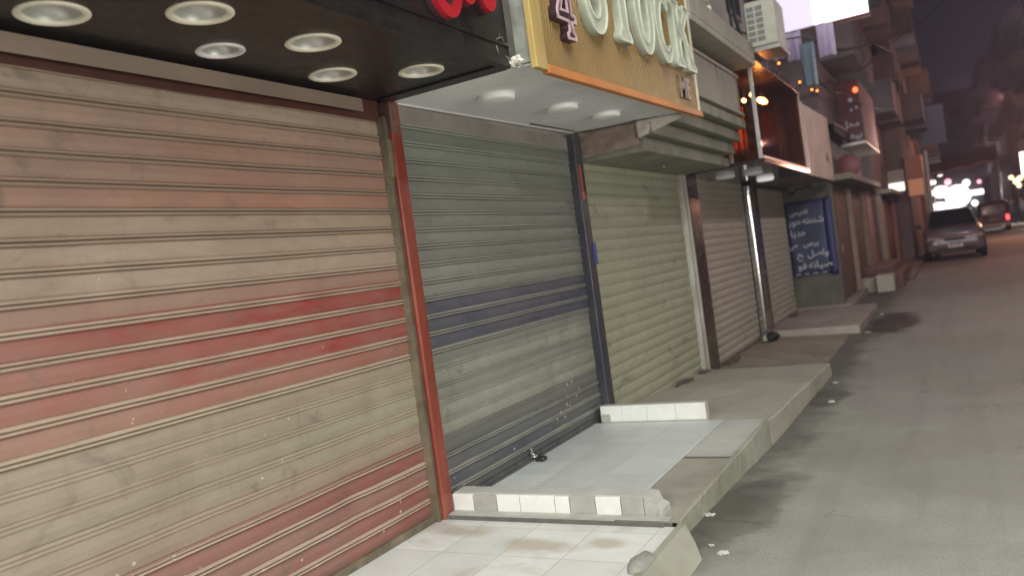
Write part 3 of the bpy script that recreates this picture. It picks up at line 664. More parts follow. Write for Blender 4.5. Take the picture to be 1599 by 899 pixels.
DL = thing('downlight', (.24, 1.81, 2.603), None, 'downlight', 'round downlights in the black canopy')
def downlight(root, c, mring):
    b = MB(); R0 = .125
    b.lathe_open(c, [(R0, .0), (R0+.001, -.005), (R0-.003, -.008), (R0-.010, -.0095), (.099, -.0075), (.0955, -.003), (.095, .006)], 44)
    b.build('trim_ring', mring, root)
    b = MB(); b.lathe_open(c, [(.0948, .004), (.089, .020), (.074, .038), (.052, .052), (.026, .060), (.001, .062)], 40)
    b.build('reflector', M_REFL, root)
spots = [(.24, 1.81, 'M', 'big cream downlight at the near end of the row beside the shutter hood'),
         (.55, 2.2, 'M', 'big cream downlight nearest the camera in the row beside the fascia'),
         (.235, 2.57, 'W', 'greyer white rimmed downlight, the only one without a cream rim'),
         (.55, 2.82, 'M', 'middle cream downlight of the row beside the black fascia'),
         (.24, 3.30, 'M', 'cream downlight closest to the top of the red post'),
         (.55, 3.66, 'M', 'cream downlight closest to the white lamp soffit')]
for i, (x, y, k, lab) in enumerate(spots):
    o = DL if i == 0 else thing('downlight', (x, y, 2.603), lab, 'downlight', 'round downlights in the black canopy')
    if i == 0: o['label'] = lab; o.location = (x, y, 2.603); ORG[o.name] = Vector((x, y, 2.603))
    downlight(o, (x, y, 2.603), M_WRING if k == 'W' else M_CREAM)
    if k == 'W':
        for ch in o.children: ch.scale = (.85, .85, 1)

# ------------------------------------------------------------------ STOCK sign and its white soffit
sg = thing('shop_sign', (1.0, 5.7, 2.55), 'gold ribbed box sign with mint STOCK lettering over the white soffit', 'sign')
SX = 1.03
b = MB(); ny = 92; y0, y1, z0, z1 = 4.18, 7.385, 2.60, 3.68
prof = []
for i in range(ny*4+1):
    t = i/4; fr = t-math.floor(t); prof.append((y0+(y1-y0)*t/ny, SX+(.012 if fr < .5 else .0)))
g = [[b.bm.verts.new((x, y, z)) for z in (z0, z1)] for (y, x) in prof]
for i in range(len(g)-1): b._f([g[i][0], g[i+1][0], g[i+1][1], g[i][1]])
M_RIB = mat('ribbed bronze gold panel', (.21, .13, .030), .42, .15, .12, 2.5, .08, dirt=(.24, .14, .045), dirt_amt=.5, stretch=(1, 1, .3))
b.build('ribbed_panel', M_RIB, sg)
b = MB(); b.box(.93, 1.022, 4.06, 7.42, 2.605, 3.72); b.build('back_box', M_GREYSIDE, sg)
b = MB(); b.box(1.023, 1.062, 4.04, 4.178, 2.56, 3.72, .004); b.build('side_frame', M_GOLD, sg)
b = MB(); b.box(1.023, 1.066, 4.18, 7.45, 2.545, 2.598, .004); b.build('bottom_frame', M_ORANGE_TRIM, sg)
b = MB(); b.box(1.023, 1.055, 7.387, 7.425, 2.60, 3.70, .004); b.build('end_trim', mat('cream trim', (.60, .56, .42), .5, 0, .08, 6, .05), sg)
b = MB(); b.box(1.023, 1.06, 4.18, 7.385, 3.682, 3.72, .004); b.build('top_frame', M_GOLD, sg)
b = MB(); b.box(.80, .93, 4.05, 4.09, 3.0, 3.06); b.build('strap', M_GREYSIDE, sg)

def closed(b, outer, holes, x0, x1):
    """letter plate from polygon rings by curve fill"""
    cu = bpy.data.curves.new('l', 'CURVE'); cu.dimensions = '2D'; cu.fill_mode = 'BOTH'; cu.extrude = (x1-x0)/2
    for ring in [outer]+holes:
        sp = cu.splines.new('POLY'); sp.points.add(len(ring)-1); sp.use_cyclic_u = True
        for q, p in zip(sp.points, ring): q.co = (p[0], p[1], 0, 1)
    o = bpy.data.objects.new('l', cu); COL.objects.link(o); C.view_layer.update()
    me = bpy.data.meshes.new_from_object(o.evaluated_get(C.evaluated_depsgraph_get())); COL.objects.unlink(o); bpy.data.objects.remove(o)
    me.transform(FACE_STREET.to_4x4()); me.transform(Matrix.Translation(((x0+x1)/2, 0, 0))); b.mesh(me); return b
def ell(cy, cz, ry, rz, n=40): return [(cy+ry*math.cos(2*PI*k/n), cz+rz*math.sin(2*PI*k/n)) for k in range(n)]
def stroke(pts, wd):
    n = len(pts); L = []; Q = []
    for i, p in enumerate(pts):
        a = Vector(pts[max(0, i-1)]); c = Vector(pts[min(n-1, i+1)]); d = (c-a).normalized(); nn = Vector((-d.y, d.x))
        L.append(tuple(Vector(p)+nn*wd[i])); Q.append(tuple(Vector(p)-nn*wd[i]))
    return L+Q[::-1]
def offset_ring(ring, d):
    n = len(ring); A = sum(ring[i][0]*ring[(i+1) % n][1]-ring[(i+1) % n][0]*ring[i][1] for i in range(n)); s = 1 if A > 0 else -1
    out = []
    for i in range(n):
        a, p, c = Vector(ring[i-1]), Vector(ring[i]), Vector(ring[(i+1) % n])
        e1 = (p-a); e2 = (c-p)
        if e1.length < 1e-9 or e2.length < 1e-9: out.append(tuple(p)); continue
        n1 = Vector((e1.y, -e1.x)).normalized()*s; n2 = Vector((e2.y, -e2.x)).normalized()*s
        m_ = n1+n2
        if m_.length < .3: m_ = n1
        else: m_ = m_.normalized()/max(.5, math.sqrt((1+n1.dot(n2))/2))
        out.append(tuple(p+m_*d))
    return out
def letter(name, outer, holes, mf, mr):
    b = MB(); closed(b, outer, holes, SX+.010, SX+.058); o = b.build(name, mf, sg)
    b = MB(); t = .013                                    # raised rim along the outline
    closed(b, outer, [offset_ring(outer, -t)], SX+.059, SX+.070)
    for h in holes: closed(b, offset_ring(h, t), [h], SX+.059, SX+.070)
    b.build('letter_rim', mr, o)
# four
F = [(a, c+.04) for a, c in [(4.505, 3.16), (4.545, 3.16), (4.545, 2.90), (4.60, 2.89), (4.60, 2.84), (4.545, 2.84), (4.545, 2.79), (4.575, 2.775), (4.575, 2.735), (4.455, 2.735), (4.455, 2.775), (4.485, 2.79), (4.485, 2.84), (4.335, 2.84), (4.335, 2.90)]]
letter('letter_four', F, [[(4.485, 2.945), (4.485, 3.10), (4.395, 2.945)]], M_MAROON, M_PINKR)
LB = 2.905
pts = arc(5.0, 3.385, .125, .155, 20, 250, 16)[:-1]+arc(4.975, 3.095, .14, .15, 80, -195, 24)
wd = [.030+.034*math.sin(PI*k/(len(pts)-1))**.7 for k in range(len(pts))]
letter('letter', stroke(pts, wd), [], M_MINT, M_MINTR)
T = [(a, c+.005) for a, c in [(5.27, 3.50), (5.27, 3.36), (5.31, 3.36), (5.35, 3.43), (5.43, 3.44), (5.43, 3.01), (5.385, 2.96), (5.385, 2.915), (5.62, 2.915), (5.62, 2.96), (5.57, 3.01), (5.57, 3.44), (5.65, 3.43), (5.69, 3.36), (5.73, 3.36), (5.73, 3.50)]]
letter('letter', T, [], M_MINT, M_MINTR)
letter('letter', ell(5.98, 3.20, .215, .30), [ell(5.98, 3.20, .085, .205)], M_MINT, M_MINTR)
pts = arc(6.47, 3.20, .155, .245, 38, 322, 30); wd = [.030+.040*math.sin(PI*k/(len(pts)-1))**.8 for k in range(len(pts))]
letter('letter', stroke(pts, wd), [], M_MINT, M_MINTR)
K = [(6.72, 3.49), (6.72, 3.44), (6.76, 3.42), (6.76, 2.99), (6.72, 2.97), (6.72, 2.92), (6.94, 2.92), (6.94, 2.97), (6.90, 2.99), (6.90, 3.13), (6.94, 3.18), (7.07, 2.99), (7.05, 2.97), (7.05, 2.92), (7.30, 2.92), (7.30, 2.97), (7.25, 2.99), (7.05, 3.27), (7.20, 3.42), (7.27, 3.44), (7.27, 3.49), (7.07, 3.49), (7.07, 3.44), (7.09, 3.42), (6.90, 3.22), (6.90, 3.42), (6.94, 3.44), (6.94, 3.49)]
letter('letter', K, [], M_MINT, M_MINTR)
b = MB(); b.mesh(text_mesh('ME', .25, .012, 0, FACE_STREET, (SX+.02, 6.98, 2.68), sx=1.0, offset=.008)); b.build('small_lettering', M_SMALL, sg)

def shear_tree(o):
    for ch in o.children:
        oy = ORG['shop_sign'].y
        for v in ch.data.vertices: v.co.z += .082*max(0, (v.co.y+oy-4.15))/3.3
        shear_tree(ch)
shear_tree(sg)
sf = thing('soffit_panel', (.5, 5.6, 2.61), 'flat white soffit panel behind the gold sign', 'soffit')
b = MB(); b.hull8([(.02, 4.095, 2.604), (1.02, 4.095, 2.598), (1.02, 7.30, 2.672), (.02, 6.86, 2.645), (.02, 4.095, 2.63), (1.02, 4.095, 2.63), (1.02, 7.30, 2.70), (.02, 6.86, 2.68)])
b.build('board', M_WHITE, sf)
b = MB(); b.hull8([(.0, 4.10, 2.596), (.014, 4.10, 2.596), (.014, 6.86, 2.637), (.0, 6.86, 2.637), (.0, 4.10, 2.625), (.014, 4.10, 2.625), (.014, 6.86, 2.672), (.0, 6.86, 2.672)]); b.build('edge_bead', M_WRING, sf)
b = MB(); b.hull8([(.05, 5.9, 2.6245), (.066, 5.9, 2.6245), (.066, 6.78, 2.6405), (.05, 6.78, 2.6405), (.05, 5.9, 2.632), (.066, 5.9, 2.632), (.066, 6.78, 2.647), (.05, 6.78, 2.647)]); b.build('slot', M_BLACK2, sf)
def surface_lamp(root, c):
    b = MB(); b.lathe(c, [(.118, 0), (.122, -.004), (.122, -.032), (.116, -.042), (.10, -.046), (.004, -.048)], 40); b.build('diffuser', M_LAMPW, root)
    b = MB(); b.lathe(c, [(.128, .0), (.130, -.003), (.128, -.006), (.118, -.0065)], 40); b.build('base_ring', M_WRING, root)
for (x, y, lab) in ((.47, 4.62, 'white disc lamp on the soffit closest to the red post'), (.53, 5.50, 'middle white disc lamp of the three on the soffit'), (.57, 6.27, 'white disc lamp on the soffit farthest from the red post')):
    zl = 2.603+.0195*(y-4.1); o = thing('ceiling_light', (x, y, zl), lab, 'lamp', 'disc lamps on the white soffit'); surface_lamp(o, (x, y, zl+.001))

b = MB()
for (c, s, k) in (((.87, 4.06, 2.615), (.055, .06, .022), 1), ((.93, 4.09, 2.63), (.05, .05, .03), 2)):
    t = blob(c, s, 3, .6, k); me = bpy.data.meshes.new('t'); t.bm.to_mesh(me); b.mesh(me)
tag(b.build('plaster_lump', M_PLAST), 'broken lump of white plaster at the corner of the gold sign', 'rubble')
b = MB(); b.tube([(.90+.02*math.sin(t*3), 4.0+.05*math.cos(t*2.3)-.012*t, 2.66+.05*math.sin(t*1.7)+.006*t) for t in [k*.25 for k in range(36)]], .0028, 6)
tag(b.build('loose_wire', mat('grey wire', (.18, .17, .15), .5)), 'tangled loose grey wire beside the gold sign corner', 'wire')

# crumpled flap under the soffit
fl = thing('torn_flap', (.5, 7.0, 2.5), 'crumpled brown flap hanging between the white soffit and the concrete canopy', 'sheeting')
def flap(u, v):
    x = .02+.56*u; y = 6.93+.06*u; zt = 2.638; zb = 2.40+.035*u
    return Vector((x, y+.012*noise.noise((u*6, v*5, 2)), zb+(zt-zb)*v))
MB().sheet(None, 24, 10, flap).build('cardboard', M_FLAP, fl, solid=.006)
def flap2(u, v):
    x = .575+.37*u; zb = 2.485+.135*u; zt = 2.64+.025*u
    return Vector((x, 6.97+.18*u+.012*noise.noise((u*6, v*5, 9)), zb+(zt-zb)*v))
MB().sheet(None, 16, 8, flap2).build('pale_end', M_FLAPL, fl, solid=.006)

# ------------------------------------------------------------------ stepped concrete canopy over the green shutter
cc = thing('concrete_canopy', (.4, 8.6, 2.36), 'stepped olive concrete canopy over the pale green shutter', 'canopy')
b = MB()
xs = [.62, .70, .78, .86]
for i in range(4):
    z = 2.375+.145*i
    b.box(-.05, xs[i], 7.02-.0*i, 10.16+.03*i, z, z+.105, .006)
    b.box(-.05, xs[i]-.05, 7.06, 10.12, z+.1051, z+.1449)
b.build('stepped_slab', M_CONC, cc)
b = MB(); b.tube([(.36, 8.3, 2.376), (.362, 8.302, 2.345), (.37, 8.305, 2.32)], .004, 6); b.build('lamp_hook', M_STEEL, cc)
cp = thing('fascia_panels', (.8, 8.7, 2.96), 'row of beige fascia panels above the stepped concrete canopy', 'fascia')
b = MB(); b.box(-.05, .80, 7.3, 10.2, 2.957, 3.46); b.build('backing', M_CONC, cp)
for i, (ya, yb) in enumerate(((7.3, 8.18), (8.22, 9.12), (9.16, 10.17))):
    MB().box(.802, .842, ya, yb, 2.99, 3.42, .006).build('panel', M_CONC2, cp)
for y in (8.20, 9.14): MB().box(.802, .826, y-.018, y+.018, 2.98, 3.43).build('joint_strip', M_CONC, cp)
MB().box(.802, .875, 7.3, 10.2, 2.957, 2.987, .004).build('sill', M_CONC2, cp)
MB().box(.802, .86, 7.3, 10.2, 3.425, 3.46, .004).build('top_trim', mat('dull pink trim', (.36, .28, .26), .6), cp)
lb = thing('concrete_beam', (.6, 8.5, 3.5), 'heavy grey concrete balcony beam under the air conditioner', 'beam')
b = MB(); b.box(-.05, 1.07, 7.45, 10.22, 3.53, 3.60, .008); b.box(.90, 1.07, 7.45, 10.22, 3.601, 3.80, .008); b.build('slab', M_CONC2, lb)
MB().box(-.05, .10, 7.45, 9.4, 3.601, 6.5).build('parapet', M_WALL, lb)
b = MB(); b.box(.60, .64, 9.3, 10.15, 3.601, 4.5); b.build('side_screen', mat('grey green sheet', (.25, .27, .23), .6, 0, .15, 4, .1), lb)
MB().box(.86, .90, 9.0, 9.06, 3.601, 4.05).build('rail_post', M_CREAM, lb)

# ------------------------------------------------------------------ air conditioner
ac = thing('air_conditioner', (1.15, 10.6, 3.7), 'off white outdoor air conditioner unit below the lit billboard', 'air conditioner')
b = MB(); b.box(.98, 1.34, 10.42, 11.05, 3.80, 4.36, .015, 3); b.build('casing', M_AC, ac)
for r in range(6):
    for c in range(2):
        MB().box(1.005+c*.105, 1.09+c*.105, 10.412, 10.419, 3.86+r*.075, 3.915+r*.075, .003, 1).build('grille_slot', M_GRILLE, ac)
b = MB(); b.box(.94, 1.36, 10.40, 11.06, 3.735, 3.76, .004); b.box(.96, 1.34, 10.46, 10.50, 3.761, 3.799); b.box(.96, 1.34, 10.95, 10.99, 3.761, 3.799); b.build('shelf_bracket', M_ALU, ac)
b = MB(); b.tube([(.95, 10.6, 3.9), (.9, 10.5, 3.95), (.86, 10.45, 4.2), (.84, 10.44, 4.9)], .022, 8); b.tube([(.95, 10.62, 3.84), (.88, 10.52, 3.86), (.80, 10.47, 4.1), (.78, 10.45, 4.9)], .018, 8); b.build('pipe', M_RUB, ac)

# ------------------------------------------------------------------ glass bay
gb = thing('glass_bay', (.5, 12, 2.35), 'projecting glass showcase bay with warm lamps above the chrome post', 'glass bay')
BX, BY0, BY1, BZ0, BZ1 = 1.0, 10.30, 13.92, 2.42, 3.66
b = MB(); b.box(-.05, BX+.02, BY0-.02, BY1, BZ0-.05, BZ0, .006); b.build('base_panel', M_BAYU, gb)
b = MB(); b.box(-.05, BX+.02, BY0-.02, BY1, BZ1, BZ1+.10, .006); b.build('roof', M_BROWNP, gb)
def bar(x, y, z0=BZ0, z1=BZ1, t=.022): return MB().box(x-t, x+t, y-t, y+t, z0+.001, z1-.001, .004)
for (x, y) in ((BX-.02, BY0+.005), (.62, BY0+.005), (.1, BY0+.005), (BX-.02, BY1-.05)): bar(x, y).build('mullion', M_ALU, gb)
b = MB(); b.box(BX-.04, BX+.022, BY0, BY1, BZ0+.001, BZ0+.035); b.build('sill_bar', M_ALU, gb)
M_GL = glass('smoked bay glass', (.62, .54, .50))
MB().box(BX-.012, BX-.006, BY0+.03, BY1-.08, BZ0+.036, BZ1-.002).build('pane', M_GL, gb)
MB().box(.645, BX-.045, BY0+.002, BY0+.008, BZ0+.003, BZ1-.002).build('pane', M_GL, gb)
MB().box(.125, .597, BY0+.002, BY0+.008, BZ0+.003, BZ1-.002).build('pane', M_GL, gb)
MB().box(-.045, .02, BY0+.03, BY1-.02, BZ0+.001, BZ1-.001).build('back_wall', mat('dark red brown lining', (.26, .09, .045), .6, 0, .3, 3, .1), gb)
MB().box(.03, BX-.05, BY1-.05, BY1-.02, BZ0+.001, BZ1-.001).build('end_wall', mat('dark brown lining', (.32, .13, .06), .6, 0, .3, 3, .1), gb)
M_CURT = mat('orange curtain', (.50, .13, .03), .8, 0, .25, 9, .1)
for (xa, xb, zb, zt, m_, yy) in ((.50, .60, 2.92, 3.40, M_CURT, 13.1), (.63, .73, 2.90, 3.38, M_CURT, 13.0), (.765, .82, 2.60, 3.42, M_TAN, 12.9), (.86, .91, 2.55, 3.2, M_MAUVE, 12.7), (.2, .45, 2.7, 3.4, M_CURT, 12.2)):
    MB().sheet(None, 16, 6, lambda u, v: Vector((xa+(xb-xa)*u, yy+.02*math.sin(u*18)+.01*noise.noise((u*5, v*4, yy)), zb+(zt-zb)*v))).build('hanging_cloth', m_, gb, solid=.006)
M_WARM = emis('warm lamp glow', (1.0, .40, .09), 130)
M_WARM2 = emis('small warm lamp glow', (1.0, .5, .15), 60)
for (x, y, z, rx, ry, rz, m_) in ((.80, 11.85, 3.36, .05, .26, .035, M_WARM), (.905, 10.62, 3.27, .028, .05, .028, M_WARM2), (.82, 10.52, 3.20, .026, .05, .026, M_WARM2)):
    b = MB(); bmesh.ops.create_uvsphere(b.bm, u_segments=20, v_segments=10, radius=1)
    for v in b.bm.verts: v.co = Vector((x+v.co.x*rx, y+v.co.y*ry, z+v.co.z*rz))
    o = thing('bay_lamp', (x, y, z-rz), {.26: 'long oval warm lamp glowing inside the glass bay'}.get(ry, 'small warm lamp inside the glass bay nearer the thick mullion' if x > .85 else 'small warm lamp inside the glass bay nearer the thin mullion'), 'lamp', 'warm lamps in the glass bay')
    b.build('bulb', m_, o, smooth=True)
    MB().tube([(x, y, z+rz*.9), (x, y, BZ1-.002)], .005, 6).build('cord', M_CABLE, o)
for (x, y, lab) in ((.28, 11.3, 'bare disc lamp under the glass bay nearest the brown post'), (.62, 11.5, 'disc lamp under the outer edge of the glass bay'), (.45, 13.2, 'disc lamp under the glass bay close to the chrome post')):
    o = thing('underside_lamp', (x, y, BZ0-.052), lab, 'lamp', 'disc lamps under the glass bay')
    b = MB(); b.lathe((x, y, BZ0-.051), [(.13, 0), (.13, -.03), (.11, -.045), (.004, -.05)], 32); b.build('diffuser', emis('diffuser with added glow', (.42, .41, .40), 1.45 if y > 13 else .25), o)  # glow added to unlit discs, strongest one gives the chrome post its highlight

# ribbon of small orange bulbs above the bay
for i, (x, y, z) in enumerate(((1.0, 12.4, 3.86), (1.03, 14.0, 3.80), (1.05, 15.2, 3.83), (1.05, 15.9, 3.90))):
    o = thing('fairy_bulb', (x, y, z), 'small orange bulb glowing above the roof of the glass bay', 'bulb', 'orange bulbs above the glass bay')
    b = MB(); b.lathe((x, y, z), [(.002, .05), (.014, .058), (.02, .07), (.014, .082), (.002, .09)], 12); b.build('bulb', emis('orange bulb glow', (1, .22, .03), 6), o)
    MB().box(x-.012, x+.012, y-.012, y+.012, z-.04, z+.053).build('socket', M_RUB, o)

py = thing('plain_board', (1, 15.8, 2.34), 'pale faded blank sign board beside the glass bay', 'sign board')
b = MB(); b.hull8([(.96, 14.15, 2.36), (.995, 14.15, 2.36), (.995, 17.3, 2.36), (.96, 17.3, 2.36), (.96, 14.15, 3.55), (.995, 14.15, 3.55), (.995, 17.3, 3.62), (.96, 17.3, 3.62)]); b.build('board', M_PLY, py)
MB().box(-.05, .958, 14.15, 17.3, 2.38, 3.6).build('box_frame', M_MAUVE, py)
b = MB(); b.box(.962, 1.002, 14.10, 14.148, 2.36, 3.58); b.build('edge_trim', M_ALU, py)
b = blob((.997, 16.6, 2.78), (.006, .18, .09), 3, .7, 4); b.build('torn_spot', M_SHUT, py)

# ------------------------------------------------------------------ banner wall
bw = thing('banner_wall', (.4, 17.5, ZR), 'short projecting olive wall carrying the blue banner', 'wall')
b = MB(); b.box(-.05, .88, 17.40, 17.75, ZR, 2.33, .01); b.build('masonry', mat('dark olive render', (.15, .145, .115), .85, 0, .2, 3, .3, dirt=(.08, .075, .065), dirt_amt=.6), bw)
bn = thing('blue_banner', (.4, 17.38, .55), 'dark blue banner with white Arabic writing on the projecting wall', 'banner')
MB().sheet(None, 16, 16, lambda u, v: Vector((-.03+.73*u, 17.375+.012*noise.noise((u*3, v*3, 1)), .54+1.53*v))).build('vinyl', M_BLUE, bn, solid=.004)
MB().sheet(None, 4, 16, lambda u, v: Vector((.705+.15*u, 17.37-.015*math.sin(u*PI), .50+(1.57+.02*u)*v))).build('blue_edge', M_BLUEE, bn, solid=.004)
def ar(s): return s[::-1]
LN = [('\uFE97\uFEE0\uFEA7\uFEF4\uFEBA', .10, .26, 1.80), ('\uFEB7\uFEE8\uFEC4\uFEEA \uFEA3\uFEEE\uFEAD', .145, .36, 1.60), ('\uFEEB\uFEAA\uFEF3\uFE8E', .15, .20, 1.36), ('\uFE91\uFEAE\uFEBA \uFEE3\uFEF2', .12, .27, 1.14), ('\uFEED\uFE8D\uFEBB\uFEDE \uFEA2', .145, .38, .92), ('\uFEBB\uFEF4\uFE8E\uFEE7\uFEEA \uFED3\uFEEE', .16, .40, .68)]
for st_, size, cx, z in LN:
    words_ = st_.split(' ')
    for k, wd_ in enumerate(words_):
        off = 0 if len(words_) == 1 else (.155 if k == 0 else -.20)
        b = MB(); b.mesh(text_mesh(ar(wd_), size*1.25, .0015, 0, FACE_NEAR, (cx-.03+off, 17.352, z), offset=.002)); b.build('lettering', M_TXT, bn)
b = MB()
for k in range(4): b.box(.02+.17*k, .02+.17*k+.11, 17.352, 17.356, .565, .580)
b.build('dashed_line', M_TXT, bn)
b = MB(); b.tube([(.55, 17.2, 2.30), (.56, 17.0, 2.34), (.30, 16.9, 2.30), (.2, 17.1, 2.22), (.1, 17.2, 2.26)], .02, 8)
tag(b.build('dangling_cable', M_CABLE), 'loose black cable hanging above the blue banner', 'cable')

# ------------------------------------------------------------------ lit billboard, laundry and stand-in sheets, wires
bb = thing('lit_billboard', (1.2, 16, 5.1), 'glowing white box billboard projecting over the pavement', 'billboard')
BA, BB_, BC = .40, 1.135, 2.06
M_BBL = emis('lavender white light panel', (.74, .68, .88), .95)
M_BBR = emis('bright white light panel', (1.0, .96, .95), 3.2)
MB().box(BA, BC, 16.02, 16.35, 5.165, 7.0, .01).build('box', M_ALU, bb)
MB().box(BA+.01, BB_, 15.98, 16.018, 5.175, 6.98).build('dim_panel', M_BBL, bb)
MB().box(BB_+.004, BC-.01, 15.97, 16.018, 5.175, 6.98).build('bright_panel', M_BBR, bb)
MB().box(BA, BC, 15.96, 16.0, 5.11, 5.163, .006).build('frame_rail', mat('red brown rail', (.20, .05, .035), .5), bb)
MB().box(-.06, BA, 16.1, 16.2, 5.6, 5.7).build('arm', M_ALU, bb)
pts = [(-.05, 15.2, 5.02)]+[(u*1.7, 15.2, 5.02-.05*math.sin(u*PI)) for u in (.25, .5, .75)]+[(1.7, 15.2, 5.04)]
tag(MB().tube(pts, .008, 6).build('sheet_line', M_CABLE), 'sagging line added to carry the white stand-in sheets below the billboard', 'line')
def cloth(x0, x1, y, zt, zb, m_, lab, seed):
    o = MB().sheet(None, 16, 16, lambda u, v: Vector((x0+(x1-x0)*u+.02*v*noise.noise((u*3, v*2, seed)), y+.05*math.sin(u*11+seed)*(v+.2)*.6, zt-.05*math.sin(u*PI)*0-(zt-zb)*v*(1+.08*noise.noise((u*4, 0, seed))))))
    tag(o.build('hanging_cloth', m_, solid=.006), lab, 'laundry', 'washing hung below the billboard')
M_CLW, n_, b_ = newmat('lavender white lit wall sheet')  # white sheets stand in for a wall lit by the billboard
b_.inputs['Base Color'].default_value = (.66, .62, .76, 1); b_.inputs['Roughness'].default_value = .9
tl = n_.new('ShaderNodeBsdfTranslucent'); tl.inputs[0].default_value = (.85, .80, .95, 1)
ms = n_.new('ShaderNodeMixShader'); ms.inputs[0].default_value = .65
n_.link(b_.outputs[0], ms.inputs[1]); n_.link(tl.outputs[0], ms.inputs[2]); n_.link(ms.outputs[0], M_CLW.node_tree.nodes['Material Output'].inputs[0])
M_CLB = mat('pale blue cotton', (.26, .34, .43), .85, 0, .12, 6, .1, dirt=(.14, .2, .28), dirt_amt=.5)
cloth(.72, .98, 15.2, 4.98, 4.46, M_CLW, 'white sheet standing in for lit wall, nearest the air conditioner', 1)
cloth(1.0, 1.23, 14.7, 4.62, 3.90, M_CLB, 'long pale blue cloth hanging above the blank board', 2)
cloth(1.24, 1.52, 15.2, 4.98, 4.42, M_CLW, 'white sheet standing in for lit wall, nearest the bright billboard panel', 3)
cloth(.44, .66, 15.2, 4.97, 4.56, M_CLW, 'small white sheet standing in for lit wall, at the inner end', 4)
for (pts, lab) in (([(0, 13, 5.0), (1.0, 15.2, 4.85), (1.9, 19, 5.2), (2.2, 33, 7.5)], 'black cable sagging in front of the lit billboard'),
                   ([(1.2, 17.5, 4.4), (1.9, 22, 5.6), (4, 34, 9.5)], 'thin cable rising across the dark sky'),
                   ([(.9, 16, 4.5), (1.2, 19, 4.3), (1.9, 26, 4.6)], 'dark cable slung below the bright billboard panel')):
    P_ = [Vector(q) for q in pts]; sm = []
    for a, c in zip(P_, P_[1:]):
        for k in range(8): sm.append(a.lerp(c, k/8)-Vector((0, 0, .18*math.sin(PI*k/8))))
    sm.append(P_[-1])
    tag(MB().tube(sm, .016, 6).build('overhead_cable', M_CABLE), lab, 'cable')

# =================================================================== FURTHER ROW
def windows(bd, face, c, spans, zs, w, h, m_f=None, balcony=True, depth=.9, rail=None):
    """face 'x+'/'x-' at x=c with spans = y centres; 'y-' at y=c with spans = x centres"""
    for z in zs:
        for s in spans:
            def bx(d0, d1, a0, a1, z0, z1):
                if face == 'x+': return (c+d0, c+d1, s+a0, s+a1, z0, z1)
                if face == 'x-': return (c-d1, c-d0, s+a0, s+a1, z0, z1)
                return (s+a0, s+a1, c-d1, c-d0, z0, z1)
            f = MB().box(*bx(.003, .06, -w/2, w/2, z, z+h)).build('window', m_f or M_SHUT, bd)
            MB().box(*bx(.062, .07, -w/2+.1, w/2-.1, z+.1, z+h-.1)).build('pane', M_PANE, f)
            if balcony:
                o = MB().box(*bx(.003, depth, -w/2-.5, w/2+.5, z-.55, z-.40)).build('balcony', M_APT2, bd)
                rb = MB(); rb.box(*bx(depth-.08, depth, -w/2-.5, w/2+.5, z-.398, z+.45)); rb.box(*bx(.003, depth-.082, -w/2-.5, -w/2-.42, z-.398, z+.45)); rb.box(*bx(.003, depth-.082, w/2+.42, w/2+.5, z-.398, z+.45))
                rb.build('railing', rail or M_APT, o)

# -- brown shop house just past the banner (y 17.8 - 26)
h1 = thing('brown_shop_house', (0, 21, ZR), 'brown house with two dark narrow doors past the blue banner', 'house')
b = MB(); b.box(-6, .80, 17.8, 25.9, ZR, 12.5); b.build('wall', M_MAUVE, h1)
for (ya, yb, m_, lab) in ((18.3, 20.4, M_DKRED, None), (20.9, 23.6, M_DKRED, None)):
    d = MB().box(.803, .84, ya, yb, -.05, 2.25).build('door', m_, h1)
    MB().box(.803, .93, yb+.04, yb+.28, -.1, 2.3).build('jamb', M_TAN, h1)
    MB().box(.841, .86, ya+.15, ya+.2, .9, 1.05).build('handle', M_STEEL, d)
MB().box(.803, .95, 24.2, 25.85, -.1, 2.35).build('pilaster', M_PINKP, h1)
MB().box(.803, 1.25, 17.9, 25.9, 2.40, 2.52).build('ledge', M_CONC, h1)
windows(h1, 'x+', .80, (20, 23.4), (5.6, 8.7), 1.2, 1.5, depth=.7)
windows(h1, 'y-', 17.8, (-1.2,), (6.2, 9.2), 1.0, 1.4, balcony=False)

# -- dark red sign box with white writing, its bright lower edge, its pale side
rs = thing('maroon_sign', (.9, 22, 3.4), 'maroon box sign with two lines of white writing above the brown doors', 'sign')
M_MAR = mat('maroon sign face', (.11, .028, .035), .5, 0, .25, 3, .1, dirt=(.05, .02, .025), dirt_amt=.5)
MB().box(.803, 1.32, 21.2, 25.2, 3.40, 4.9, .01).build('box', M_MAR, rs)
MB().box(1.322, 1.36, 21.3, 25.15, 3.45, 4.85).build('side_panel', M_PINKP, rs)
MB().box(.80, 1.37, 21.12, 25.2, 3.33, 3.398, .005).build('edge_rail', mat('pale lit rail', (.70, .66, .60), .4, .3), rs)
for (s, z, sz) in (('\uFEE3\uFEA4\uFEDE', 3.78, .22), ('\uFE91\uFEF4\uFEBA', 3.50, .24)):
    b = MB(); b.mesh(text_mesh(ar(s), sz, .003, 0, FACE_NEAR, (1.06, 21.19, z), offset=.003)); b.build('lettering', M_TXT, rs)
for (x, z, r) in ((1.12, 4.42, .06), (1.24, 4.22, .04), (1.12, 4.18, .035)):
    MB().lathe((x, 21.197, z), [(r, 0), (r, -.006), (.003, -.007)], 16, 'y').build('dot', M_TXT, rs)
o = thing('red_bulb', (1.27, 21.1, 4.55), 'small red lamp glowing on the corner of the maroon sign', 'bulb')
MB().lathe((1.27, 21.1, 4.55), [(.004, 0), (.05, .03), (.06, .08), (.03, .13), (.004, .14)], 12).build('bulb', emis('red bulb glow', (1, .10, .03), 5), o)
MB().box(1.25, 1.29, 21.08, 21.199, 4.50, 4.553).build('socket', M_RUB, o)
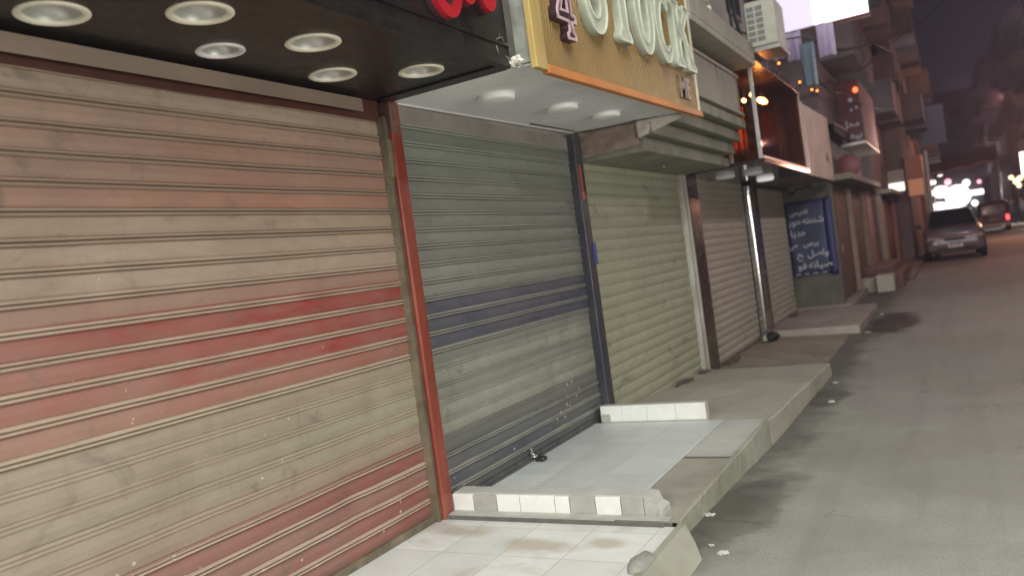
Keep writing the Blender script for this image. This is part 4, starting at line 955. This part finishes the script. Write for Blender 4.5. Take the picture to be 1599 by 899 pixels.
dk = thing('dark_awning', (.6, 19.4, 3.5), 'dark sloping awning between the blank board and the maroon sign', 'awning')
b = MB(); b.hull8([(.0, 18.0, 3.75), (1.05, 18.0, 3.55), (1.05, 21.0, 3.6), (.0, 21.0, 3.8), (.0, 18.0, 3.85), (1.05, 18.0, 3.6), (1.05, 21.0, 3.65), (.0, 21.0, 3.9)]); b.build('sheet', M_SHUT, dk)
b = MB(); b.box(1.0, 1.04, 18.05, 20.95, 3.40, 3.548); b.build('valance', M_BLACK2, dk)
rd = thing('round_sign', (1.0, 19.9, 2.75), 'round dull pink sign disc below the maroon sign', 'sign')
MB().lathe((1.02, 19.95, 2.78), [(.26, 0), (.27, -.02), (.26, -.045), (.003, -.05)], 32, 'y').build('disc', mat('dull pink enamel', (.26, .10, .10), .5, 0, .12, 6, .05), rd)
MB().box(.803, .90, 19.92, 19.95, 2.74, 2.80).build('bracket', M_RUB, rd)

# -- steps and blocks in front of the brown house
st = thing('entrance_steps', (1.2, 21.5, ZR), 'red brown entrance steps with pale nosings below the dark doors', 'steps')
b = MB(); b.box(.803, 1.75, 22.0, 26.0, ZR, .10, .01); b.box(.803, 1.55, 22.3, 26.0, .101, .28, .01); b.build('treads', mat('red brown step tiles', (.20, .095, .075), .6, 0, .2, 4, .15, dirt=(.11, .06, .05), dirt_amt=.5), st)
for (xa, xb, y, z) in ((.83, 1.10, 22.285, .262), (1.16, 1.53, 22.285, .262)): MB().box(xa, xb, y-.03, y, z, z+.028, .004).build('nosing', M_TAN, st)
M_BLK = mat('chalky concrete block', (.46, .43, .36), .85, 0, .12, 6, .3, dirt=(.28, .25, .2), dirt_amt=.5)
for i, (x0, x1, y0, y1, z1, m_, lab) in enumerate(((.10, .42, 21.3, 21.7, .02, M_BLK, 'chalky kerb block next to the blue banner wall'), (.48, .82, 21.3, 21.7, -.02, M_P3, 'dull low kerb block second from the blue banner wall'),
        (.86, 1.17, 21.2, 21.6, .10, M_BLK, 'kerb block beside the largest pale block before the steps'), (1.22, 1.60, 20.9, 21.5, .16, mat('pale concrete block', (.56, .54, .46), .85, 0, .1, 6, .3), 'largest pale kerb block at the outer end of the row'))):
    b = MB(); b.box(x0, x1, y0, y1, ZR, z1, .02); b.jitter(.012, 5)
    tag(b.build('kerb_block', m_), lab, 'kerb block', 'kerb blocks before the entrance steps')

# -- second and third house
h2 = thing('tall_shop_house', (0, 30, ZR), 'tall mauve house with a dark red shutter behind the entrance steps', 'house')
b = MB(); b.box(-6, 1.05, 26.1, 32.8, ZR, 15); b.build('wall', M_MAUVE, h2)
MB().box(.20, 1.0, 26.06, 26.097, -.1, 2.05).build('shutter_panel', M_DKRED, h2)
MB().box(1.053, 1.10, 27.2, 31.6, -.1, 2.1).build('shutter_panel', M_DKRED, h2)
MB().box(1.053, 1.18, 26.15, 27.1, -.1, 2.2).build('pilaster', M_TAN, h2)
MB().box(1.053, 1.22, 31.7, 32.7, -.1, 2.2).build('pilaster', M_PINKP, h2)
MB().box(1.053, 1.5, 26.1, 32.8, 2.22, 2.34).build('ledge', M_CONC, h2)
windows(h2, 'x+', 1.05, (28, 31), (5.2, 8.3, 11.4), 1.2, 1.6, depth=.75)
h3 = thing('corner_house', (0, 40, ZR), 'dim corner house with stacked balconies rising beside the dark sky', 'house')
b = MB(); b.box(-6, 1.62, 33, 47, ZR, 16); b.build('wall', M_APT, h3)
windows(h3, 'x+', 1.62, (35.5, 39.5, 43.5), (5.6, 8.8, 12.0), 1.4, 1.6, depth=.8)
windows(h3, 'y-', 33, (.7,), (6.9, 9.9, 12.9), 1.1, 1.5, balcony=True, depth=.7)
MB().box(1.623, 1.66, 34, 46, -.1, 2.4).build('shutter_panel', M_DKRED, h3)
h4 = thing('far_house', (0, 54, ZR), 'far dim house behind the parked car with a red awning', 'house')
b = MB(); b.box(-6, 1.75, 48, 70, ZR, 13.5); b.build('wall', M_APT2, h4)
windows(h4, 'x+', 1.75, (51, 56, 61, 66), (5.6, 8.8), 1.6, 1.6, depth=.9)
MB().box(1.753, 1.8, 49, 69, -.1, 2.8).build('shutter_panel', M_DKRED, h4)

# -- lit box and orange sign on the second house
ls = thing('lightbox_sign', (1.2, 32.9, 2.4), 'white lightbox sign glowing along its lower half near the street lamp', 'sign')
MB().box(.82, 1.60, 32.86, 32.98, 2.38, 3.18, .01).build('box', M_AC, ls)
MB().box(.86, 1.56, 32.845, 32.858, 2.42, 2.72).build('light_panel', emis('white lightbox glow', (1.0, .95, .84), 1.7), ls)
MB().box(.86, 1.56, 32.845, 32.858, 2.86, 3.14).build('dull_panel', mat('grey panel', (.40, .40, .37), .5), ls)
os_ = thing('orange_sign', (1.95, 33, 2.1), 'orange brown box sign beside the white lightbox', 'sign')
MB().box(1.65, 2.22, 32.7, 33.6, 2.12, 3.60, .01).build('box', mat('orange brown panel', (.34, .12, .05), .45, 0, .25, 2, .1, dirt=(.16, .06, .035), dirt_amt=.6), os_)
MB().box(1.70, 2.18, 32.66, 32.698, 2.16, 2.75).build('lower_panel', emis('faint orange glow', (.70, .33, .17), .22), os_)
sb = thing('slatted_sign', (2.6, 40, 4.4), 'blue grey slatted sign panel hanging over the street', 'sign')
b = MB(); b.box(2.0, 3.12, 40.0, 40.15, 4.40, 6.10, .01); b.build('panel', mat('blue grey sheet', (.17, .18, .22), .6, 0, .1, 3, .1), sb)
for k in range(8): MB().box(2.02, 3.10, 39.97, 39.998, 4.48+k*.2, 4.62+k*.2).build('slat', mat('pale slat', (.19, .20, .24), .6, 0, .1, 3, .1) if k == 0 else bpy.data.materials['pale slat'], sb)
MB().box(1.623, 2.0, 40.03, 40.1, 5.6, 5.7).build('arm', M_ALU, sb)
point('sign_spot', (3.6, 36.5, 6.6), 60, (.85, .85, 1.0), .2)
pl_ = thing('street_lamp', (2.35, 35.5, ZR), 'white street lamp post behind the orange sign', 'street lamp')
MB().tube([(2.30, 35.5, ZR), (2.30, 35.5, 1.2), (2.30, 35.5, 3.9)], [.10, .08, .07], 12).build('pole', mat('white painted pole', (.68, .66, .62), .5), pl_)
MB().tube([(2.30, 35.5, 3.0), (2.5, 35.45, 2.98), (2.68, 35.4, 2.94)], .025, 8).build('arm', M_ALU, pl_)
h_ = MB().lathe((2.72, 35.4, 2.86), [(.09, 0), (.10, .05), (.05, .10), (.003, .11)], 16).build('lamp_head', M_ALU, pl_)
MB().lathe((2.72, 35.4, 2.852), [(.085, 0), (.08, -.02), (.003, -.03)], 16).build('bulb', emis('street bulb glow', (1, .95, .9), 4), h_)

# -- red awning and lit shop far down the street
ra = thing('red_awning', (4, 68, 4.5), 'faded red striped awning stretched over the far shop', 'awning')
b = MB(); b.sheet(None, 30, 6, lambda u, v: Vector((1.9+4.4*u, 67.0+3*v, 4.2+.25*math.sin(u*PI*6)*.3+1.3*v+.35*u)))
M_AWN = mat('faded red canvas', (.20, .03, .025), .8, 0, .3, .9, .1, dirt=(.16, .03, .03), dirt_amt=.6, stretch=(1.5, .3, .3))
b.build('canvas', M_AWN, ra, solid=.03)
MB().tube([(2.0, 67, ZR), (2.0, 67, 4.2)], .05, 8).build('pole', M_ALU, ra)
MB().tube([(6.2, 67, ZR), (6.2, 67, 4.5)], .05, 8).build('pole', M_ALU, ra)
sh = thing('lit_kiosk', (3, 71, ZR), 'brightly lit white shop front glowing beyond the parked car', 'shop')
MB().box(1.8, 5.2, 70.4, 75, ZR, 4.1).build('wall', mat('dull shop wall', (.03, .028, .03), .7), sh)
M_GLOW = emis('white shop glow', (1.0, .96, .97), 3.0)
for (x, z, rx, rz) in ((2.1, 1.75, .85, .42), (2.4, 2.95, .62, .45), (3.5, 2.45, .85, .85)):
    b = MB(); bmesh.ops.create_uvsphere(b.bm, u_segments=24, v_segments=12, radius=1)
    for v in b.bm.verts: v.co = Vector((x+v.co.x*rx, 70.1+v.co.y*.28, z+v.co.z*rz))
    b.build('globe_lamp', M_GLOW, sh, smooth=True)
for (x, z, r, c_) in ((1.95, 3.75, .20, 0), (4.15, 3.35, .26, 0), (2.95, 3.62, .24, 1), (4.55, 1.75, .22, 0), (3.2, 1.45, .3, 0), (5.0, 3.3, .15, 1)):
    b = MB(); bmesh.ops.create_uvsphere(b.bm, u_segments=14, v_segments=8, radius=r); bmesh.ops.translate(b.bm, verts=b.bm.verts, vec=(x, 70.2, z))
    b.build('globe_lamp', M_GLOW if c_ == 0 else (bpy.data.materials.get('pink shop glow') or emis('pink shop glow', (1.0, .45, .55), 2.0)), sh, smooth=True)
MB().box(4.2, 5.2, 70.05, 70.398, 2.35, 2.72).build('light_strip', M_GLOW, sh)

# -- people and lights at the far pavement
def skin_person(name, loc, joints, edges, radii, mat_, label):
    root = thing(name, loc, label, 'person')
    me = bpy.data.meshes.new('body'); me.from_pydata([Vector(j) for j in joints], edges, [])
    o = bpy.data.objects.new('body', me); COL.objects.link(o)
    md = o.modifiers.new('skin', 'SKIN'); sv = me.skin_vertices[0].data
    for q, r in zip(sv, radii): q.radius = (r, r)
    sv[0].use_root = True
    o.modifiers.new('sub', 'SUBSURF').levels = 1
    C.view_layer.update()
    m2 = bpy.data.meshes.new_from_object(o.evaluated_get(C.evaluated_depsgraph_get())); bpy.data.objects.remove(o)
    for p in m2.polygons: p.use_smooth = True
    m2.materials.append(mat_)
    bo = bpy.data.objects.new('body', m2); COL.objects.link(bo); bo.parent = root; ORG[bo.name] = ORG[root.name]
    return root
def person_mat(name, top, trousers, skin=(.22, .13, .09)):
    m, n, b = newmat(name); X = n.xyz()
    c = n.mix(n.math('GREATER_THAN', X[2], .86), trousers, top); c = n.mix(n.math('GREATER_THAN', X[2], 1.47), c, skin)
    n.link(c, b.inputs['Base Color']); b.inputs['Roughness'].default_value = .8; return m
J = [(0, 0, .92), (0, 0, 1.15), (0, 0, 1.38), (0, 0, 1.50), (0, -.02, 1.62), (.10, 0, .86), (.12, -.03, .47), (.13, .02, .07), (.13, -.12, .04), (-.10, 0, .86), (-.11, .05, .47), (-.12, .02, .07), (-.12, -.12, .04),
     (.19, 0, 1.38), (.25, .02, 1.10), (.25, -.10, .86), (-.19, 0, 1.38), (-.25, .02, 1.10), (-.22, -.14, .90), (0, -.02, 1.70)]
E_ = [(0, 1), (1, 2), (2, 3), (3, 4), (4, 19), (0, 5), (5, 6), (6, 7), (7, 8), (0, 9), (9, 10), (10, 11), (11, 12), (2, 13), (13, 14), (14, 15), (2, 16), (16, 17), (17, 18)]
RR = [.15, .14, .15, .06, .10, .10, .07, .05, .045, .10, .07, .05, .045, .075, .05, .035, .075, .05, .035, .085]
def person(x, y, m_, lab, rz):
    r = skin_person('person', (x, y, -.08), J, E_, RR, m_, lab); r.rotation_euler = (0, 0, rz)
    hb = MB(); bmesh.ops.create_uvsphere(hb.bm, u_segments=12, v_segments=8, radius=1)
    for v in hb.bm.verts: v.co = Vector((v.co.x*.11, .03+v.co.y*.12, max(1.60, 1.69+v.co.z*.12)))
    o = hb.build('hair', M_RUB); o.parent = r
person(6.75, 68.2, person_mat('dark jacket clothing', (.035, .035, .045), (.03, .03, .035)), 'person in dark clothes standing by the bright far pavement', .3)
person(7.35, 67.4, person_mat('grey top clothing', (.13, .14, .16), (.03, .03, .035)), 'person in a grey top and dark trousers at the far pavement', -.6)
person(7.05, 70.5, person_mat('blue top clothing', (.06, .07, .11), (.03, .03, .035)), 'person in a dark blue top behind the two others', 1.2)
fs = thing('glowing_sign', (8.2, 68, 3), 'bright white lamp box at the far end of the street', 'sign')
MB().box(7.55, 8.6, 68.05, 68.3, 3.1, 4.9, .02).build('box', M_ALU, fs)
MB().box(7.6, 8.55, 68.0, 68.048, 3.15, 4.85).build('light_panel', emis('warm white sign glow', (1.0, .93, .80), 6), fs)
MB().box(8.6, 9.05, 68.1, 68.2, 3.9, 4.05).build('arm', M_ALU, fs)
fl_ = thing('globe_lamp_cluster', (7.1, 67, 2.5), 'cluster of warm globe lamps under the bright lamp box', 'lamp')
for i, (dx, dz, r) in enumerate(((0, .1, .22), (.25, .3, .18), (-.3, .42, .16), (.12, -.22, .16))):
    b = MB(); bmesh.ops.create_uvsphere(b.bm, u_segments=12, v_segments=8, radius=r); bmesh.ops.translate(b.bm, verts=b.bm.verts, vec=(7.15+dx, 67, 2.75+dz)); b.build('globe', emis('warm globe glow', (1, .78, .45), 2.2) if i == 0 else bpy.data.materials['warm globe glow'], fl_, smooth=True)
MB().tube([(7.15, 67, 2.5), (7.15, 67, -.08)], .04, 8).build('post', M_RUB, fl_)

# -- houses across the street, and at the end
def opp(lab, x, y0, y1, h, m_, spans, zs):
    o = thing('apartment_block', (x, (y0+y1)/2, ZR), lab, 'building', 'apartment blocks across the street')
    MB().box(x, x+10, y0, y1, ZR, h).build('wall', m_, o)
    windows(o, 'x-', x, spans, zs, 1.5, 1.6, depth=1.1, rail=M_APT)
    MB().box(x-.12, x-.003, y0+.5, y1-.5, .1, 3.0).build('shop_front', M_SHUT, o)
    return o
opp('tallest dim apartment block closing the frame edge behind the lamp box', 9.0, 69, 88, 19, M_APT2, (72, 77, 82, 86), (5.5, 8.7, 11.9, 15.1))
opp('middle apartment block with dark balconies across the street', 8.2, 88.5, 112, 18, M_APT, (91, 96.5, 102, 108), (5.5, 8.7, 11.9, 15.1))
opp('farthest apartment block across the street beyond the van', 7.4, 112.5, 140, 19, M_APT2, (116, 123, 130, 137), (5.5, 8.7, 11.9, 15.1))
e = thing('apartment_block', (4, 150, ZR), 'dark block closing the end of the street under the night sky', 'building', 'apartment blocks across the street')
MB().box(-14, 16, 146, 156, ZR, 20).build('wall', M_APT2, e)
windows(e, 'y-', 146, (-3, 1, 5, 9), (5, 8.4, 11.8, 15.2), 1.8, 1.8, depth=1.2)
e2 = thing('far_left_house', (0, 100, ZR), 'long dim house row behind the lit shop front', 'house'); e2.name = 'row_house'
MB().box(-6, 1.2, 75.5, 140, ZR, 15).build('wall', M_APT, e2)
windows(e2, 'x+', 1.2, (80, 88, 96, 106, 118), (5.5, 8.8, 12), 1.6, 1.7, depth=1.0)

# =================================================================== VEHICLES
def loft(stations, n=20):
    """stations: (y, half width, z bottom, z top, roundness) -> closed skin along y"""
    b = MB(); rings = []
    for (y, w_, zb, zt, e) in stations:
        ring = []
        for k in range(n):
            a = 2*PI*k/n+PI/n; ca, sa = math.cos(a), math.sin(a)
            ring.append(b.bm.verts.new((w_*math.copysign(abs(ca)**e, ca), y, (zb+zt)/2+(zt-zb)/2*math.copysign(abs(sa)**e, sa))))
        rings.append(ring)
    for A, B in zip(rings, rings[1:]):
        for k in range(n):
            f = b._f([A[k], A[(k+1) % n], B[(k+1) % n], B[k]])
            if f: f.smooth = True
    b._f(rings[0][::-1]); b._f(rings[-1]); return b
M_CAR = mat('silver mauve car paint', (.38, .35, .38), .32, .45, .06, 3, 0, dirt=(.22, .19, .19), dirt_amt=.4, coat=.5)
M_CARG = mat('dark windscreen', (.012, .013, .016), .06, 0, .1, 3, 0)
M_TRIM = mat('black plastic trim', (.02, .02, .021), .5, 0, .2, 12, .05)
M_HEAD = mat('clear headlamp glass', (.85, .84, .84), .22, .3, .08, 20, 0)
M_AMB = mat('amber lens', (.75, .36, .10), .2, 0, .1, 12, 0)
def wheel(root, x, y, z, r, w_):
    t = MB(); t.lathe((x-w_/2, y, z), [(r*.6, 0), (r*.92, 0), (r, .03), (r, w_-.03), (r*.92, w_), (r*.6, w_)], 28, 'x'); o = t.build('wheel', M_RUB, root)
    t = MB(); t.lathe((x-w_/2-.004, y, z), [(.003, .0), (r*.58, .002), (r*.60, .02), (r*.60, w_-.01), (r*.58, w_+.006), (.003, w_+.008)], 20, 'x'); t.build('rim', M_ALU, o)
car = thing('parked_car', (0, 0, 0), 'silver mauve sedan parked facing the camera beside the kerb', 'car')
loft([(.0, .62, .30, .60, .5), (.04, .76, .24, .66, .45), (.18, .84, .20, .72, .4), (.55, .88, .19, .79, .36), (1.2, .90, .19, .90, .34), (1.7, .90, .19, .95, .34), (3.2, .90, .20, .97, .34), (3.9, .88, .22, .98, .36), (4.25, .82, .26, .94, .4), (4.36, .66, .34, .84, .5)]).build('body', M_CAR, car)
g = MB(); g.hull8([(-.78, 1.12, .90), (.78, 1.12, .90), (.80, 3.95, .95), (-.80, 3.95, .95), (-.60, 1.95, 1.41), (.60, 1.95, 1.41), (.60, 3.3, 1.42), (-.60, 3.3, 1.42)])
bmesh.ops.bevel(g.bm, geom=list(g.bm.edges), offset=.05, segments=3, affect='EDGES'); g.build('cabin', M_CAR, car, smooth=False)
def quad(P, th, name, m_, root):
    P = [Vector(q) for q in P]; nn = (P[1]-P[0]).cross(P[3]-P[0]).normalized()*th
    return MB().hull8([q for q in P]+[q+nn for q in P]).build(name, m_, root)
quad([(-.70, 1.155, .935), (.70, 1.155, .935), (.565, 1.875, 1.372), (-.565, 1.875, 1.372)], .012, 'windscreen', M_CARG, car)
quad([(.782, 1.45, .97), (.796, 3.6, .99), (.64, 3.2, 1.35), (.64, 2.0, 1.35)], .012, 'side_window', M_CARG, car)
quad([(-.796, 3.6, .99), (-.782, 1.45, .97), (-.64, 2.0, 1.35), (-.64, 3.2, 1.35)], .012, 'side_window', M_CARG, car)
for s in (-1, 1):
    hb = MB(); hb.hull8([(s*.40, -.012, .50), (s*.74, .06, .50), (s*.72, .12, .50), (s*.40, .10, .50), (s*.42, -.01, .64), (s*.77, .06, .66), (s*.74, .12, .66), (s*.42, .10, .64)]); h_ = hb.build('headlight', M_HEAD, car)
    ib = MB(); ib.hull8([(s*.745, .058, .51), (s*.83, .17, .52), (s*.80, .2, .52), (s*.72, .12, .51), (s*.772, .058, .65), (s*.845, .17, .66), (s*.81, .2, .66), (s*.74, .12, .65)]); ib.build('indicator', M_AMB, h_)
    mb = MB(); mb.box(s*1.0-.09, s*1.0+.09, 1.42, 1.52, .93, 1.06, .03, 3); o = mb.build('wing_mirror', M_TRIM, car)
    MB().box(min(s*.86, s*.92), max(s*.86, s*.92), 1.45, 1.49, .94, .98).build('stalk', M_TRIM, o)
    for y in (.85, 3.45): wheel(car, s*.79, y, .31, .31, .20)
MB().box(-.30, .30, -.022, .05, .54, .61, .01).build('grille', M_TRIM, car)
MB().box(-.80, .80, -.05, .16, .28, .46, .04, 3).build('bumper', mat('grey mauve bumper', (.14, .125, .14), .45, .1, .1, 4, 0), car)
MB().box(-.55, .55, -.056, -.045, .30, .36).build('air_intake', M_TRIM, car)
pb = MB(); pb.box(-.21, .21, -.068, -.056, .35, .50, .003); plt = pb.build('number_plate', mat('white plate', (.88, .89, .90), .35), car)
MB().box(-.195, .195, -.0705, -.0685, .455, .495).build('blue_band', mat('blue plate band', (.03, .16, .42), .4), plt)
for x in (-.13, -.06, .05, .11): MB().box(x-.018, x+.018, -.0705, -.0685, .39, .435).build('character', M_TRIM, plt)
for s in (-1, 1): MB().tube([(s*.30+.3*s, 1.10, .925), (s*.2, 1.13, .95), (s*.02, 1.135, .955)], .008, 6).build('wiper', M_TRIM, car)
car.location = (2.95, 31.6, ZR); car.scale = (1.08, 1.08, 1.26); car.rotation_euler = (0, 0, R(1.5))

van = thing('dark_van', (0, 0, 0), 'dark van seen from behind with its red tail lamp glowing', 'van')
loft([(0, .70, .42, 1.72, .4), (.06, .84, .36, 1.84, .32), (.3, .88, .32, 1.90, .28), (2.2, .88, .32, 1.92, .26), (3.0, .88, .32, 1.88, .28), (3.6, .87, .32, 1.25, .3), (4.1, .80, .36, 1.0, .4)]).build('body', mat('dark maroon van paint', (.05, .018, .018), .35, .2, .2, 3, 0, coat=.3), van)
quad([(-.62, -.012, 1.16), (.62, -.012, 1.16), (.58, .02, 1.62), (-.58, .02, 1.62)], .02, 'rear_window', M_CARG, van)
MB().box(-.86, .86, -.08, .1, .34, .50, .03).build('bumper', mat('dull steel bumper', (.42, .38, .36), .4, .5), van)
MB().box(-.26, .26, -.03, -.005, .70, .84).build('number_plate', mat('grey plate', (.35, .33, .33), .5), van)
MB().box(.66, .82, -.02, .08, .66, .98, .01).build('tail_lamp', emis('red tail glow', (1.0, .05, .06), 6), van)
MB().box(-.82, -.66, -.02, .08, .66, .98, .01).build('tail_lamp', mat('red lens', (.25, .02, .02), .3), van)
for s in (-1, 1):
    for y in (.8, 3.3): wheel(van, s*.78, y, .31, .31, .2)
van.location = (5.22, 59, ZR); van.rotation_euler = (0, 0, R(-1))
